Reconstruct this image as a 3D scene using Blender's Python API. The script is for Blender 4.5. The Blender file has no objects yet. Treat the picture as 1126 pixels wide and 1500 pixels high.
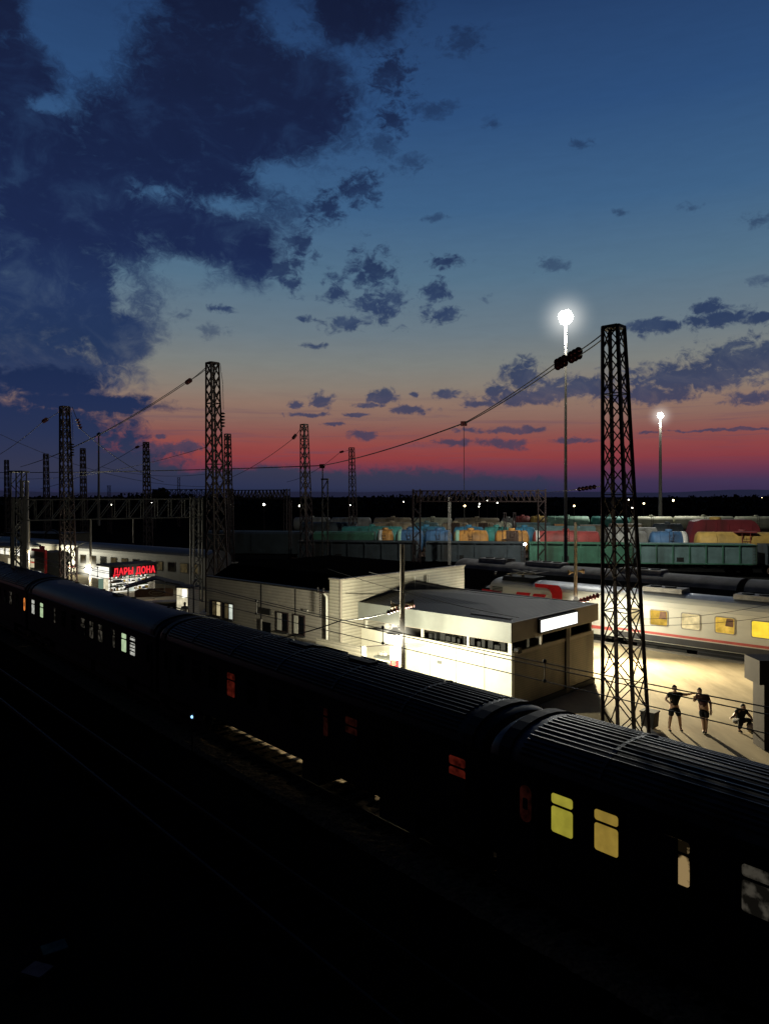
import bpy, bmesh, math, random
from mathutils import Vector, Matrix
random.seed(7)
R = math.radians
sc = bpy.context.scene
C = sc.collection

# ------------------------------------------------------------------ helpers
CAMZ, F, CX, HY = 9.1, 1083.0, 563.0, 725.0
def ray(px): return (px - CX) / F
def at(px, py, Y): return Vector((ray(px) * Y, Y, CAMZ - (py - HY) / F * Y))
def zat(py, Y): return CAMZ - (py - HY) / F * Y
def srgb(r, g, b):
    f = lambda c: ((c/255)/12.92) if c/255 <= .04045 else (((c/255)+.055)/1.055)**2.4
    return (f(r), f(g), f(b), 1)

class MB:
    def __init__(s): s.v = []; s.f = []; s.sm = []
    def add(s, vs, fs, smooth=False):
        o = len(s.v); s.v += [tuple(v) for v in vs]
        s.f += [tuple(i + o for i in f) for f in fs]; s.sm += [smooth] * len(fs)
        return s
    def box(s, x0, x1, y0, y1, z0, z1):
        return s.add([(x0,y0,z0),(x1,y0,z0),(x1,y1,z0),(x0,y1,z0),(x0,y0,z1),(x1,y0,z1),(x1,y1,z1),(x0,y1,z1)],
                     [(0,3,2,1),(4,5,6,7),(0,1,5,4),(1,2,6,5),(2,3,7,6),(3,0,4,7)])
    def bar(s, p, q, w, h=None):
        h = h or w; p = Vector(p); q = Vector(q); d = (q - p).normalized()
        u = d.cross(Vector((0,0,1)));
        if u.length < 1e-3: u = Vector((1,0,0))
        u.normalize(); t = u.cross(d).normalized()
        vs = []
        for c in (p, q):
            for a, b in ((-1,-1),(1,-1),(1,1),(-1,1)): vs.append(c + u*a*w/2 + t*b*h/2)
        return s.add(vs, [(0,1,2,3),(7,6,5,4),(0,4,5,1),(1,5,6,2),(2,6,7,3),(3,7,4,0)])
    def tube(s, p, q, r, r2=None, n=10, caps=True):
        r2 = r if r2 is None else r2; p = Vector(p); q = Vector(q); d = (q - p).normalized()
        u = d.cross(Vector((0,0,1)))
        if u.length < 1e-3: u = Vector((1,0,0))
        u.normalize(); t = u.cross(d).normalized(); vs = []
        for c, rr in ((p, r), (q, r2)):
            for k in range(n):
                a = 2*math.pi*k/n; vs.append(c + (u*math.cos(a) + t*math.sin(a))*rr)
        s.add(vs, [(k, (k+1)%n, n+(k+1)%n, n+k) for k in range(n)], True)
        if caps: s.add(vs, [tuple(range(n-1,-1,-1)), tuple(range(n, 2*n))])
        return s
    def path(s, pts, r, n=6):
        pts = [Vector(p) for p in pts]; vs = []; m = len(pts)
        for i, c in enumerate(pts):
            d = (pts[min(i+1,m-1)] - pts[max(i-1,0)]).normalized()
            u = d.cross(Vector((0,0,1)))
            if u.length < 1e-3: u = Vector((1,0,0))
            u.normalize(); t = u.cross(d).normalized()
            for k in range(n):
                a = 2*math.pi*k/n; vs.append(c + (u*math.cos(a)+t*math.sin(a))*r)
        return s.add(vs, [(i*n+k, i*n+(k+1)%n, (i+1)*n+(k+1)%n, (i+1)*n+k) for i in range(m-1) for k in range(n)], True)
    def lathe(s, c, prof, n=14, axis='z'):
        c = Vector(c); vs = []
        for r, h in prof:
            for k in range(n):
                a = 2*math.pi*k/n; x, y = r*math.cos(a), r*math.sin(a)
                vs.append(c + (Vector((x,y,h)) if axis == 'z' else Vector((h,x,y)) if axis == 'x' else Vector((y,h,x))))
        m = len(prof)
        s.add(vs, [(i*n+k, i*n+(k+1)%n, (i+1)*n+(k+1)%n, (i+1)*n+k) for i in range(m-1) for k in range(n)], True)
        return s
    def ball(s, c, r, sx=1, sy=1, sz=1, n=12, m=8):
        vs = []; fs = []
        for i in range(m+1):
            th = math.pi*i/m
            for k in range(n):
                a = 2*math.pi*k/n
                vs.append((c[0]+r*sx*math.sin(th)*math.cos(a), c[1]+r*sy*math.sin(th)*math.sin(a), c[2]+r*sz*math.cos(th)))
        fs = [(i*n+k, (i+1)*n+k, (i+1)*n+(k+1)%n, i*n+(k+1)%n) for i in range(m) for k in range(n)]
        return s.add(vs, fs, True)
    def prism(s, prof, x0, x1, axis='x', smooth=False):
        # closed profile of (a,b) pairs extruded along an axis
        n = len(prof)
        def P(a, b, t): return (t,a,b) if axis == 'x' else (a,t,b) if axis == 'y' else (a,b,t)
        vs = [P(a,b,x0) for a,b in prof] + [P(a,b,x1) for a,b in prof]
        s.add(vs, [(k,(k+1)%n,n+(k+1)%n,n+k) for k in range(n)], smooth)
        return s.add(vs, [tuple(range(n-1,-1,-1)), tuple(range(n,2*n))])
    def poly(s, pts): return s.add(pts, [tuple(range(len(pts)))])
    def build(s, name, m, parent=None, loc=None):
        me = bpy.data.meshes.new(name); me.from_pydata(s.v, [], s.f)
        me.polygons.foreach_set('use_smooth', s.sm); me.materials.append(m); me.update()
        bm = bmesh.new(); bm.from_mesh(me); bmesh.ops.recalc_face_normals(bm, faces=bm.faces); bm.to_mesh(me); bm.free()
        o = bpy.data.objects.new(name, me); C.objects.link(o)
        if parent: o.parent = parent
        if loc is not None: o.location = loc
        return o

def tag(o, label=None, cat=None, group=None, kind=None):
    if label: o['label'] = label
    if cat: o['category'] = cat
    if group: o['group'] = group
    if kind: o['kind'] = kind
    return o
def thing(name, label, cat, loc=(0,0,0), rz=0, group=None):
    o = bpy.data.objects.new(name, None); C.objects.link(o); o.empty_display_size = .2
    o.location = loc; o.rotation_euler = (0,0,rz)
    return tag(o, label, cat, group)
def struct(o): o['kind'] = 'structure'; return o
def rect(a0, a1, b0, b1, r, n=4):
    pts = []
    for cx, cy, s in ((a1-r,b1-r,0),(a0+r,b1-r,90),(a0+r,b0+r,180),(a1-r,b0+r,270)):
        for k in range(n+1):
            a = R(s + 90*k/n); pts.append((cx + r*math.cos(a), cy + r*math.sin(a)))
    return pts

# ------------------------------------------------------------------ materials
M = {}
def nd(nt, t, **kw):
    n = nt.nodes.new(t)
    for k, v in kw.items(): setattr(n, k, v)
    return n
def mat(name, col, rough=.7, var=.35, scale=3.0, metal=0.0, bump=.0, stretch=(1,1,1), wave=None, emit=None, spec=None, grime=0):
    m = bpy.data.materials.new(name); m.use_nodes = True; nt = m.node_tree
    b = nt.nodes['Principled BSDF']; L = nt.links.new
    tc = nd(nt, 'ShaderNodeTexCoord'); mp = nd(nt, 'ShaderNodeMapping'); mp.inputs['Scale'].default_value = stretch
    L(tc.outputs['Object'], mp.inputs['Vector'])
    nz = nd(nt, 'ShaderNodeTexNoise'); nz.inputs['Scale'].default_value = scale; nz.inputs['Detail'].default_value = 6; nz.inputs['Roughness'].default_value = .65
    L(mp.outputs['Vector'], nz.inputs['Vector'])
    cr = nd(nt, 'ShaderNodeValToRGB'); e = cr.color_ramp.elements
    c = tuple(col[:3])
    e[0].position = .3; e[0].color = tuple(x*(1-var) for x in c) + (1,)
    e[1].position = .72; e[1].color = tuple(min(1, x*(1+var*.7)) for x in c) + (1,)
    L(nz.outputs['Fac'], cr.inputs['Fac']); out = cr.outputs['Color']; h = nz.outputs['Fac']
    if wave:
        ax, wl, amt = wave
        wv = nd(nt, 'ShaderNodeTexWave', wave_type='BANDS', bands_direction=ax, wave_profile='SAW' if ax == 'Z' else 'SIN')
        wv.inputs['Scale'].default_value = (2*math.pi)/(20*wl) ; wv.inputs['Distortion'].default_value = 0
        L(tc.outputs['Object'], wv.inputs['Vector'])
        mx = nd(nt, 'ShaderNodeMix', data_type='RGBA', blend_type='MULTIPLY'); mx.inputs['Factor'].default_value = amt
        L(out, mx.inputs['A']); L(wv.outputs['Color'], mx.inputs['B']); out = mx.outputs['Result']
        h = wv.outputs['Fac']; bump = bump or .4
    if grime:
        n2 = nd(nt, 'ShaderNodeTexNoise'); n2.inputs['Scale'].default_value = scale*.4; n2.inputs['Detail'].default_value = 8
        m2 = nd(nt, 'ShaderNodeMapping'); m2.inputs['Scale'].default_value = (2,2,.35); L(tc.outputs['Object'], m2.inputs['Vector']); L(m2.outputs['Vector'], n2.inputs['Vector'])
        r2 = nd(nt, 'ShaderNodeMapRange'); r2.inputs['From Min'].default_value = .48; r2.inputs['From Max'].default_value = .7; r2.inputs['To Max'].default_value = grime
        L(n2.outputs['Fac'], r2.inputs['Value'])
        mx = nd(nt, 'ShaderNodeMix', data_type='RGBA'); L(r2.outputs['Result'], mx.inputs['Factor']); L(out, mx.inputs['A']); mx.inputs['B'].default_value = (.02,.015,.01,1); out = mx.outputs['Result']
    L(out, b.inputs['Base Color'])
    b.inputs['Roughness'].default_value = rough; b.inputs['Metallic'].default_value = metal
    if spec is not None: b.inputs['Specular IOR Level'].default_value = spec
    if bump:
        bp = nd(nt, 'ShaderNodeBump'); bp.inputs['Strength'].default_value = bump; bp.inputs['Distance'].default_value = .03
        L(h, bp.inputs['Height']); L(bp.outputs['Normal'], b.inputs['Normal'])
    if emit:
        b.inputs['Emission Color'].default_value = tuple(emit[0][:3]) + (1,); b.inputs['Emission Strength'].default_value = emit[1]
    M[name] = m; return m
def glow(name, col, strength, var=0, scale=4, sample=False, dark=None, thr=(.35,.65)):
    m = bpy.data.materials.new(name); m.use_nodes = True; nt = m.node_tree; nt.nodes.clear(); L = nt.links.new
    o = nd(nt, 'ShaderNodeOutputMaterial'); e = nd(nt, 'ShaderNodeEmission'); e.inputs['Strength'].default_value = strength
    e.inputs['Color'].default_value = tuple(col[:3]) + (1,)
    if var:
        tc = nd(nt, 'ShaderNodeTexCoord'); nz = nd(nt, 'ShaderNodeTexNoise'); nz.inputs['Scale'].default_value = scale; nz.inputs['Detail'].default_value = 4
        L(tc.outputs['Object'], nz.inputs['Vector'])
        cr = nd(nt, 'ShaderNodeValToRGB'); cr.color_ramp.elements[0].position = thr[0]; cr.color_ramp.elements[1].position = thr[1]
        cr.color_ramp.elements[0].color = tuple((dark or [x*(1-var) for x in col])[:3]) + (1,); cr.color_ramp.elements[1].color = tuple(col[:3]) + (1,)
        L(nz.outputs['Fac'], cr.inputs['Fac']); L(cr.outputs['Color'], e.inputs['Color'])
    L(e.outputs['Emission'], o.inputs['Surface'])
    if not sample: m.cycles.emission_sampling = 'NONE'
    M[name] = m; return m

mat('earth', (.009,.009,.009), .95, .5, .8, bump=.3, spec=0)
mat('ballast', (.17,.125,.078), .95, .75, 9, bump=.9, spec=0)
mat('asphalt', (.33,.275,.185), .9, .5, .45, stretch=(1,.22,1), bump=.35, spec=.1)
mat('kerb', (.22,.2,.17), .85, .3, 2)
mat('rail', (.012,.012,.012), .6, .3, 3, metal=.5)
mat('sleeper', (.009,.008,.008), .95, spec=0)
mat('hill', (.02,.022,.03), 1, .2, .002, emit=((.0105,.0115,.031), 1.0))  # emission puts the bluish distance haze into the hill colour
mat('leaf', (.018,.022,.012), .9, .6, .3)
mat('bark', (.03,.025,.02), .9)
mat('steel_dark', (.030,.016,.015), .6, .45, 5, metal=.1)
mat('steel_grey', (.036,.035,.034), .6, .4, 4)
mat('steel_light', (.32,.30,.27), .55, .3, 3)
mat('concrete', (.30,.27,.23), .85, .3, 3)
mat('wire', (.012,.012,.013), .5)
mat('insulator', (.10,.022,.028), .5)
mat('porcelain', (.012,.010,.010), .3)
mat('coach_dark', (.012,.013,.015), .6, .4, 2, spec=.2)
mat('coach_roof', (.020,.022,.030), .5, spec=.3, var=.7, scale=1.5, stretch=(.35,2,2), metal=.2, grime=.6) # .7, 1.5, stretch=(.35,2,2), metal=.25, grime=.6)
mat('coach_roof_silver', (.085,.085,.09), .42, .7, 1.6, stretch=(.5,2,2), metal=.4, grime=.8)  # silver roof, lightened so lamp shine on the ribs sits in its colour
mat('coach_roof_smooth', (.020,.020,.042), .5, .5, .8, metal=.15, spec=.3, grime=.5)
mat('under', (.012,.012,.012), .8)
mat('glass_dark', (.008,.009,.011), .12, .1)
mat('white_coach', (.66,.64,.58), .38, .12, 1.2, stretch=(.3,2,1), bump=.02)
mat('white_roof', (.36,.38,.42), .4, .4, 1.0, metal=.3)
mat('red_paint', (.62,.012,.02), .45, .15, 3)
mat('red_band', (.55,.10,.09), .5, .2, 3)
mat('grey_coach', (.040,.040,.048), .5, .3, 1.0, grime=.4)
mat('grey_roof', (.27,.255,.245), .75, .45, .9, grime=.5)
mat('roof_box', (.33,.31,.29), .7, .35, 2, grime=.4)
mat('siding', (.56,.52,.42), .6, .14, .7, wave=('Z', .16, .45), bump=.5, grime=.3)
mat('siding_shaded', (.46,.42,.36), .7, .2, .7, wave=('Z', .16, .35), bump=.4)  # darker copy of siding, the long wall's weaker light put into colour
mat('siding_vert', (.27,.23,.16), .65, .25, .9, wave=('Z', .1, .35), bump=.3, grime=.5)
mat('panel_white', (.78,.75,.62), .5, .12, .9, grime=.22)
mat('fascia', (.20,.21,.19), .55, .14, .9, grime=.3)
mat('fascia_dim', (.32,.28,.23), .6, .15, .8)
mat('roof_purple', (.013,.009,.011), .6, .3, 1.2, wave=('X', .2, .35), bump=.5)
mat('roof_black', (.006,.006,.006), 1, .3, 1, spec=0)
mat('interior', (.05,.045,.035), .9)
mat('trim_white', (.7,.68,.6), .5, .1)
mat('black', (.006,.006,.006), .8)
mat('skin', (.50,.32,.22), .6, .1, 8)
mat('cloth_black', (.008,.008,.010), .9)
mat('cloth_navy', (.012,.012,.02), .9)
mat('cloth_maroon', (.05,.02,.02), .9)
mat('cloth_white', (.6,.56,.48), .9)
mat('hair', (.01,.007,.005), .8)
mat('brown_post', (.030,.020,.019), .85, .3, 2)
mat('brown_banner', (.20,.10,.06), .7, .4, 2)
mat('banner_cream', (.42,.33,.22), .7, .4, 3)
def freight(n, c, g=.55): return mat('wagon_' + n, c, .65, .3, .8, grime=g)
freight('orange', (.50,.24,.055), .6); freight('yellow', (.55,.36,.09), .4); freight('blue', (.06,.15,.30)); freight('sky', (.05,.22,.36))
freight('teal', (.06,.28,.25)); freight('green', (.045,.14,.09), .6); freight('dark', (.045,.06,.07), .7); freight('slate', (.12,.20,.20), .4)
mat('board_teal', (.05,.10,.10), .9, spec=0); mat('board_slate', (.07,.07,.10), .9, spec=0)
freight('red', (.28,.05,.045), .5); freight('crimson', (.20,.022,.03), .45); freight('tan', (.38,.30,.19), .6); freight('pale', (.55,.55,.40), .3); freight('grey', (.30,.30,.28), .6)
freight('mint', (.28,.50,.38), .3)
mat('wagon_rust', (.06,.035,.025), .9)
mat('cap_white', (.6,.6,.55), .6, .2, 2)
glow('lamp_white', (1,1,.95), 40); glow('lamp_warm', (1,.93,.72), 40); glow('lamp_yard', (1,.95,.8), 10); glow('lamp_amber', (1,.8,.4), 8)
glow('sign_white', (1,.99,.93), 1.6); mat('sign_mark', (.1,.1,.1), .8, .1, 2, emit=((.72,.68,.62), .9))
glow('sign_red', (1,.03,.045), 1.1)
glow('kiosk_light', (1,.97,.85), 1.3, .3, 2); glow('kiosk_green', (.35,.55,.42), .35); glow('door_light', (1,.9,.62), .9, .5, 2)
glow('win_yellow', srgb(150,142,50), 1.0, .25, 3); glow('win_amber', srgb(142,118,50), 1.0, .25, 3)
glow('win_red', srgb(105,34,24), .40, .8, 4); glow('win_dimred', srgb(60,24,18), .25, .8, 4)
glow('win_greenwhite', srgb(190,215,170), .9, .3, 3); glow('win_white', srgb(205,205,195), .9, .6, 5)
glow('win_dim', srgb(90,85,75), .42, .9, 4, thr=(.45,.6)); glow('win_peach', srgb(190,160,110), .5, .98, 3, thr=(.48,.56))
glow('win_gold', (1,.62,.10), .85, .45, 2.5); glow('win_gold_hot', (1,.70,.05), 1.15, .2, 2); glow('win_gold_pale', (1,.80,.40), 1.0, .4, 2.5)
glow('win_orange', (1,.30,.06), .8, .3, 3); glow('win_faint', (.5,.38,.18), .12, .6, 3); glow('win_cool', (.85,.92,.8), .8, .3, 3); glow('win_warm', (1,.85,.5), .6, .4, 3)
glow('signal_blue', (.3,.6,1), 2.0); glow('lamp_teal_panel', (.02,.035,.037), .35, .5, 8)

def halo_mat(name, col, strength, rad):
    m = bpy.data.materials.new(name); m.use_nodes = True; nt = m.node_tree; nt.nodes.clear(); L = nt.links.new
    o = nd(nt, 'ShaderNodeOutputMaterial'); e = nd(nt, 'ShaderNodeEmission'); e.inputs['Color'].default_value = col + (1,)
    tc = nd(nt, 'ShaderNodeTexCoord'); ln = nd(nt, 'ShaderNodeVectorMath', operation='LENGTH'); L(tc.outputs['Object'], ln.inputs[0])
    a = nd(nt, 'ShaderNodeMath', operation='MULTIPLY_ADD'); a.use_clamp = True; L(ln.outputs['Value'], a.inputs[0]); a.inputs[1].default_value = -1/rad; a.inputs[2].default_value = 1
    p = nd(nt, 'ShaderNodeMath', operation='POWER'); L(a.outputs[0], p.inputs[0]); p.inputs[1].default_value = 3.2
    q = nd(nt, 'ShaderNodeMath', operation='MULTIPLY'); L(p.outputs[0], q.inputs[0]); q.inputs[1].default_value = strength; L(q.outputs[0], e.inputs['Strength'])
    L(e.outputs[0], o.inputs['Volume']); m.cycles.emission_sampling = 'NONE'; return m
def lamp_halo(parent, loc, rad, strength, col=(1,.95,.8)):
    return MB().ball((0,0,0), rad, n=16, m=10).build('painted_halo', halo_mat('lamp_halo', col, strength, rad*.97), parent, loc)  # emissive ball paints the bloom around a lamp; nothing here scatters light

# ------------------------------------------------------------------ camera / world
cd = bpy.data.cameras.new('camera'); cam = bpy.data.objects.new('camera', cd); C.objects.link(cam)
cam.location = (0,0,CAMZ); cam.rotation_euler = (R(90),0,0)
cd.sensor_width = 36; cd.lens = F/1500*36; cd.shift_y = -25/1500; cd.clip_end = 12000; cd.clip_start = .1
sc.camera = cam
sc.view_settings.view_transform = 'Standard'; sc.view_settings.look = 'None'; sc.view_settings.exposure = 0
try:
    sc.cycles.use_denoising = True; sc.cycles.max_bounces = 5; sc.cycles.sample_clamp_indirect = 3
    sc.cycles.use_light_tree = True; sc.cycles.caustics_reflective = False; sc.cycles.caustics_refractive = False
except Exception: pass

w = bpy.data.worlds.new('World'); sc.world = w; w.use_nodes = True; nt = w.node_tree; nt.nodes.clear(); L = nt.links.new
def math_(op, a, b=None, c=None, clamp=False):
    n = nd(nt, 'ShaderNodeMath', operation=op); n.use_clamp = clamp
    for i, x in enumerate((a, b, c)):
        if x is None: continue
        if isinstance(x, (int, float)): n.inputs[i].default_value = x
        else: L(x, n.inputs[i])
    return n.outputs[0]
def vmath(op, a, b=None, c=None, out=0):
    n = nd(nt, 'ShaderNodeVectorMath', operation=op)
    for i, x in enumerate((a, b, c)):
        if x is None: continue
        if isinstance(x, tuple): n.inputs[i].default_value = x
        else: L(x, n.inputs[i])
    return n.outputs[out]
def ramp(fac, stops, interp='LINEAR'):
    n = nd(nt, 'ShaderNodeValToRGB'); cr = n.color_ramp; cr.interpolation = interp
    while len(cr.elements) < len(stops): cr.elements.new(.5)
    for e, (p, c) in zip(cr.elements, stops): e.position = p; e.color = c
    L(fac, n.inputs['Fac']); return n.outputs['Color']
def mixc(f, a, b, blend='MIX'):
    n = nd(nt, 'ShaderNodeMix', data_type='RGBA', blend_type=blend)
    if isinstance(f, float): n.inputs['Factor'].default_value = f
    else: L(f, n.inputs['Factor'])
    for k, x in (('A', a), ('B', b)):
        if isinstance(x, tuple): n.inputs[k].default_value = x
        else: L(x, n.inputs[k])
    return n.outputs['Result']
tc = nd(nt, 'ShaderNodeTexCoord'); D = tc.outputs['Generated']
sep = nd(nt, 'ShaderNodeSeparateXYZ'); L(D, sep.inputs[0]); dx, dy, dz = sep.outputs
hyp = math_('SQRT', math_('ADD', math_('MULTIPLY', dx, dx), math_('ADD', math_('MULTIPLY', dy, dy), 1e-6)))
az = math_('ARCTAN2', dx, dy); el = math_('DIVIDE', dz, hyp)       # azimuth, tangent of elevation
cmb = nd(nt, 'ShaderNodeCombineXYZ'); L(az, cmb.inputs[0]); L(el, cmb.inputs[1]); UV = cmb.outputs[0]
def noise(vec, scale, detail, rough, dist=0, color=False):
    n = nd(nt, 'ShaderNodeTexNoise'); n.inputs['Scale'].default_value = scale; n.inputs['Detail'].default_value = detail
    n.inputs['Roughness'].default_value = rough; n.inputs['Distortion'].default_value = dist
    L(vec, n.inputs['Vector']); return n.outputs['Color'] if color else n.outputs['Fac']
# sky gradient by elevation
def elv(py): return (HY - py) / F
SK = 1.0 / .75
def stops(lst): return [(max(0, min(1, (elv(py) + .02) / .77)), srgb(*c)) for py, c in lst]
fac = math_('DIVIDE', math_('ADD', el, .02), .77, clamp=True)
clear = ramp(fac, stops([(738,(26,26,46)),(722,(44,44,76)),(705,(62,52,82)),(690,(104,54,76)),(672,(141,61,64)),(654,(145,71,69)),(636,(138,84,79)),(614,(137,103,93)),(592,(141,115,102)),(567,(134,124,114)),(535,(124,127,124)),(490,(106,121,131)),(410,(84,113,136)),(310,(62,97,134)),(170,(45,78,122)),(40,(38,66,108)),(-60,(26,48,88))]))
cloudc = ramp(fac, stops([(738,(24,26,46)),(715,(44,47,74)),(690,(56,56,80)),(650,(68,62,86)),(610,(60,63,92)),(570,(48,61,94)),(520,(36,54,90)),(450,(35,53,92)),(380,(28,42,80)),(250,(24,36,70)),(100,(23,33,63)),(-40,(18,26,52))]))
# cloud field: ellipses of density laid round the sky, frayed by noise
wn = noise(vmath('MULTIPLY', UV, (9,11,1)), 1, 3, .55, 0, True)
wv = vmath('MULTIPLY', vmath('SUBTRACT', wn, (.5,.5,.5)), (.055,.05,0))
UVw = vmath('ADD', UV, wv)
wn2 = noise(vmath('MULTIPLY', UV, (45,60,1)), 1, 3, .6, 0, True)
UVs = vmath('ADD', UV, vmath('MULTIPLY', vmath('SUBTRACT', wn2, (.5,.5,.5)), (.012,.010,0)))
def field(blobs, vec):
    acc = None
    for px, py, rx, ry in blobs:
        a = math.atan(ray(px)); v = (HY-py)/F*math.cos(a); sx = F/(rx*math.cos(a)**2); sy = F/(ry*math.cos(a))
        l = vmath('LENGTH', vmath('MULTIPLY_ADD', vec, (sx,sy,0), (-a*sx,-v*sy,0)), out=1)
        d = math_('SUBTRACT', 1.0, l)
        acc = d if acc is None else math_('MAXIMUM', acc, d)
    return acc
BIG = [(330,140,205,165),(250,230,230,150),(110,300,200,150),(430,150,110,110),(520,10,100,70),(15,115,95,85),(0,0,60,90),(60,215,120,70),(-60,60,90,120),(90,430,165,130),(165,485,70,72),
       (290,335,130,70),(375,365,50,60),(60,540,170,60),(-80,480,200,180),(300,10,90,60)]
SMALL = [(575,105,44,52),(575,175,28,40),(525,275,40,34),(480,305,34,36),(440,360,30,52),(405,395,42,34),(425,415,26,26),
       (540,395,44,40),(560,445,50,40),(490,425,26,30),(505,475,46,14),(640,430,32,26),(642,460,36,17),(655,383,34,13),(450,468,16,8),(460,506,26,6),(320,452,26,9)]
FAINT = [(600,240,44,22),(630,160,52,20),(810,390,36,16),(850,210,24,13),(680,60,44,34),(640,320,26,9),(710,437,14,12),(1010,305,24,10),(908,312,18,9),(1115,322,50,15),(1120,410,36,12),(500,190,60,50),(560,210,40,40),(310,485,30,16),(265,460,30,14),(720,180,20,12),(520,25,120,90)]
LOW = [(470,585,26,16),(432,594,16,10),(450,608,46,5),(560,582,32,15),(540,594,34,6),(604,600,46,9),(652,577,26,11),(608,576,12,7),(530,637,27,11),(722,572,20,17),(700,592,42,8),
       (765,550,44,32),(770,582,100,18),(845,570,100,26),(1010,553,165,38),(1095,527,120,42),(950,578,120,20),(860,572,70,16),(1095,583,56,17),(1050,466,80,20),(1035,455,40,18),(960,477,60,15),(1120,464,40,14),
       (740,630,85,7),(665,648,60,8),(745,650,45,13),(835,645,50,5),(1050,630,150,3),(490,621,28,4),(270,655,62,12),(220,660,60,14),(235,640,18,5),(520,608,30,4)]
BANK = [(40,640,200,72),(150,690,150,50),(-150,600,220,160),(130,590,135,17),(75,560,90,26),(30,690,200,40),(300,708,150,22),(460,712,200,28),(590,712,170,29),(700,716,140,22),(400,700,90,20)]
# mapping keeps the deck's coordinates in direction space, so it stays put from any viewpoint
fn = noise(vmath('MULTIPLY', UV, (14,17,1)), 1, 9, .62, .6)
fn2 = noise(vmath('MULTIPLY', UV, (34,52,1)), 1, 7, .62, .5)
fn3 = noise(vmath('MULTIPLY', UV, (26,60,1)), 1, 6, .55, .2)
fn4 = noise(vmath('MULTIPLY', UV, (62,74,1)), 1, 8, .66, .9)
HOLES = [(430,30,48,66),(235,278,80,30),(66,148,50,22),(405,258,70,34),(120,55,78,72),(178,428,30,50),(270,395,60,24),(330,300,70,22)]
hol = math_('MAXIMUM', math_('ADD', math_('ADD', field(HOLES, UVs), math_('MULTIPLY', math_('SUBTRACT', fn4, .5), 3.0)), math_('MULTIPLY', math_('SUBTRACT', fn, .5), 1.5)), 0.0)
def sstep(x, a, b):
    n = nd(nt, 'ShaderNodeMapRange', interpolation_type='SMOOTHSTEP'); n.inputs['From Min'].default_value = a; n.inputs['From Max'].default_value = b
    L(x, n.inputs['Value']); return n.outputs['Result']
def cen(n, k): return math_('MULTIPLY', math_('SUBTRACT', n, .5), k)
mb = sstep(math_('SUBTRACT', math_('ADD', math_('ADD', field(BIG, UVw), cen(fn, 1.15)), cen(fn4, .75)), math_('MULTIPLY', hol, .62)), -.14, .46)
ms = sstep(math_('ADD', math_('ADD', field(SMALL, UVs), cen(fn2, 2.6)), cen(fn4, 2.2)), .02, .85)
mf = math_('MULTIPLY', sstep(math_('ADD', math_('ADD', field(FAINT, UVs), cen(fn2, 2.2)), cen(fn4, 2.2)), .10, 1.0), .55)
ml = sstep(math_('ADD', math_('ADD', field(LOW, UVs), cen(fn2, 1.8)), cen(fn4, 1.5)), .08, .62)
mk = sstep(math_('ADD', math_('ADD', field(BANK, UVs), cen(fn3, .9)), cen(fn4, .9)), -.12, .40)
body = math_('MAXIMUM', mb, math_('MULTIPLY', ms, .88))
body = math_('MAXIMUM', math_('MAXIMUM', body, mf), math_('MULTIPLY', ml, .9)); 
tex = math_('ADD', .80, math_('MULTIPLY', fn, .40))
tcol = nd(nt, 'ShaderNodeCombineXYZ'); [L(tex, tcol.inputs[i]) for i in range(3)]
cl = mixc(1.0, cloudc, tcol.outputs[0], 'MULTIPLY')
# thin lit streaks inside the big deck
gap = math_('ADD', math_('MULTIPLY', sstep(fn2, .54, .80), .20), math_('MULTIPLY', sstep(fn, .48, .75), .22))
cl = mixc(gap, cl, clear)
mott = math_('ADD', .93, math_('MULTIPLY', noise(vmath('MULTIPLY', UV, (20,95,1)), 1, 6, .6, .3), .14))
mc = nd(nt, 'ShaderNodeCombineXYZ'); [L(mott, mc.inputs[i]) for i in range(3)]
clear = mixc(1.0, clear, mc.outputs[0], 'MULTIPLY')
strk = noise(vmath('MULTIPLY', UV, (5,120,1)), 1, 6, .62, .5)
sm_ = math_('MULTIPLY', math_('MULTIPLY', sstep(strk, .50, .70), sstep(el, .024, .05)), math_('MULTIPLY', sstep(el, .155, .09), .42))
clear = mixc(sm_, clear, srgb(92,72,92))
sky = mixc(body, clear, cl)
bankc = ramp(fac, stops([(735,(26,28,48)),(715,(46,51,78)),(690,(57,57,78)),(640,(44,52,82)),(590,(36,48,82)),(540,(30,44,78))]))
# the storm side (left) of the bank is bluer and darker
lm = sstep(az, -.26, .02)
bankc = mixc(lm, mixc(1.0, bankc, (.80,.90,.98,1), 'MULTIPLY'), bankc)
sky = mixc(mk, sky, bankc)
# right-hand horizon is more purple
rm = math_('MULTIPLY', math_('MULTIPLY', sstep(az, .16, .42), sstep(el, .11, .03)), .2)
sky = mixc(rm, sky, srgb(84,50,84))
# behind the viewer and overhead: night
back = sstep(dy, .15, .62)
sky = mixc(back, (.0012,.0018,.0045,1), sky)
up = sstep(el, .70, 1.05); sky = mixc(up, sky, (.003,.006,.016,1))
nish = nd(nt, 'ShaderNodeTexSky', sky_type='NISHITA'); nish.sun_disc = False; nish.sun_elevation = R(-6); nish.sun_rotation = R(8)
sky = mixc(1.0, sky, mixc(1.0, nish.outputs['Color'], (.02,.02,.02,1), 'MULTIPLY'), 'ADD')
bg = nd(nt, 'ShaderNodeBackground'); L(sky, bg.inputs['Color']); bg.inputs['Strength'].default_value = 1.0
wo = nd(nt, 'ShaderNodeOutputWorld'); L(bg.outputs[0], wo.inputs['Surface'])

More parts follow.
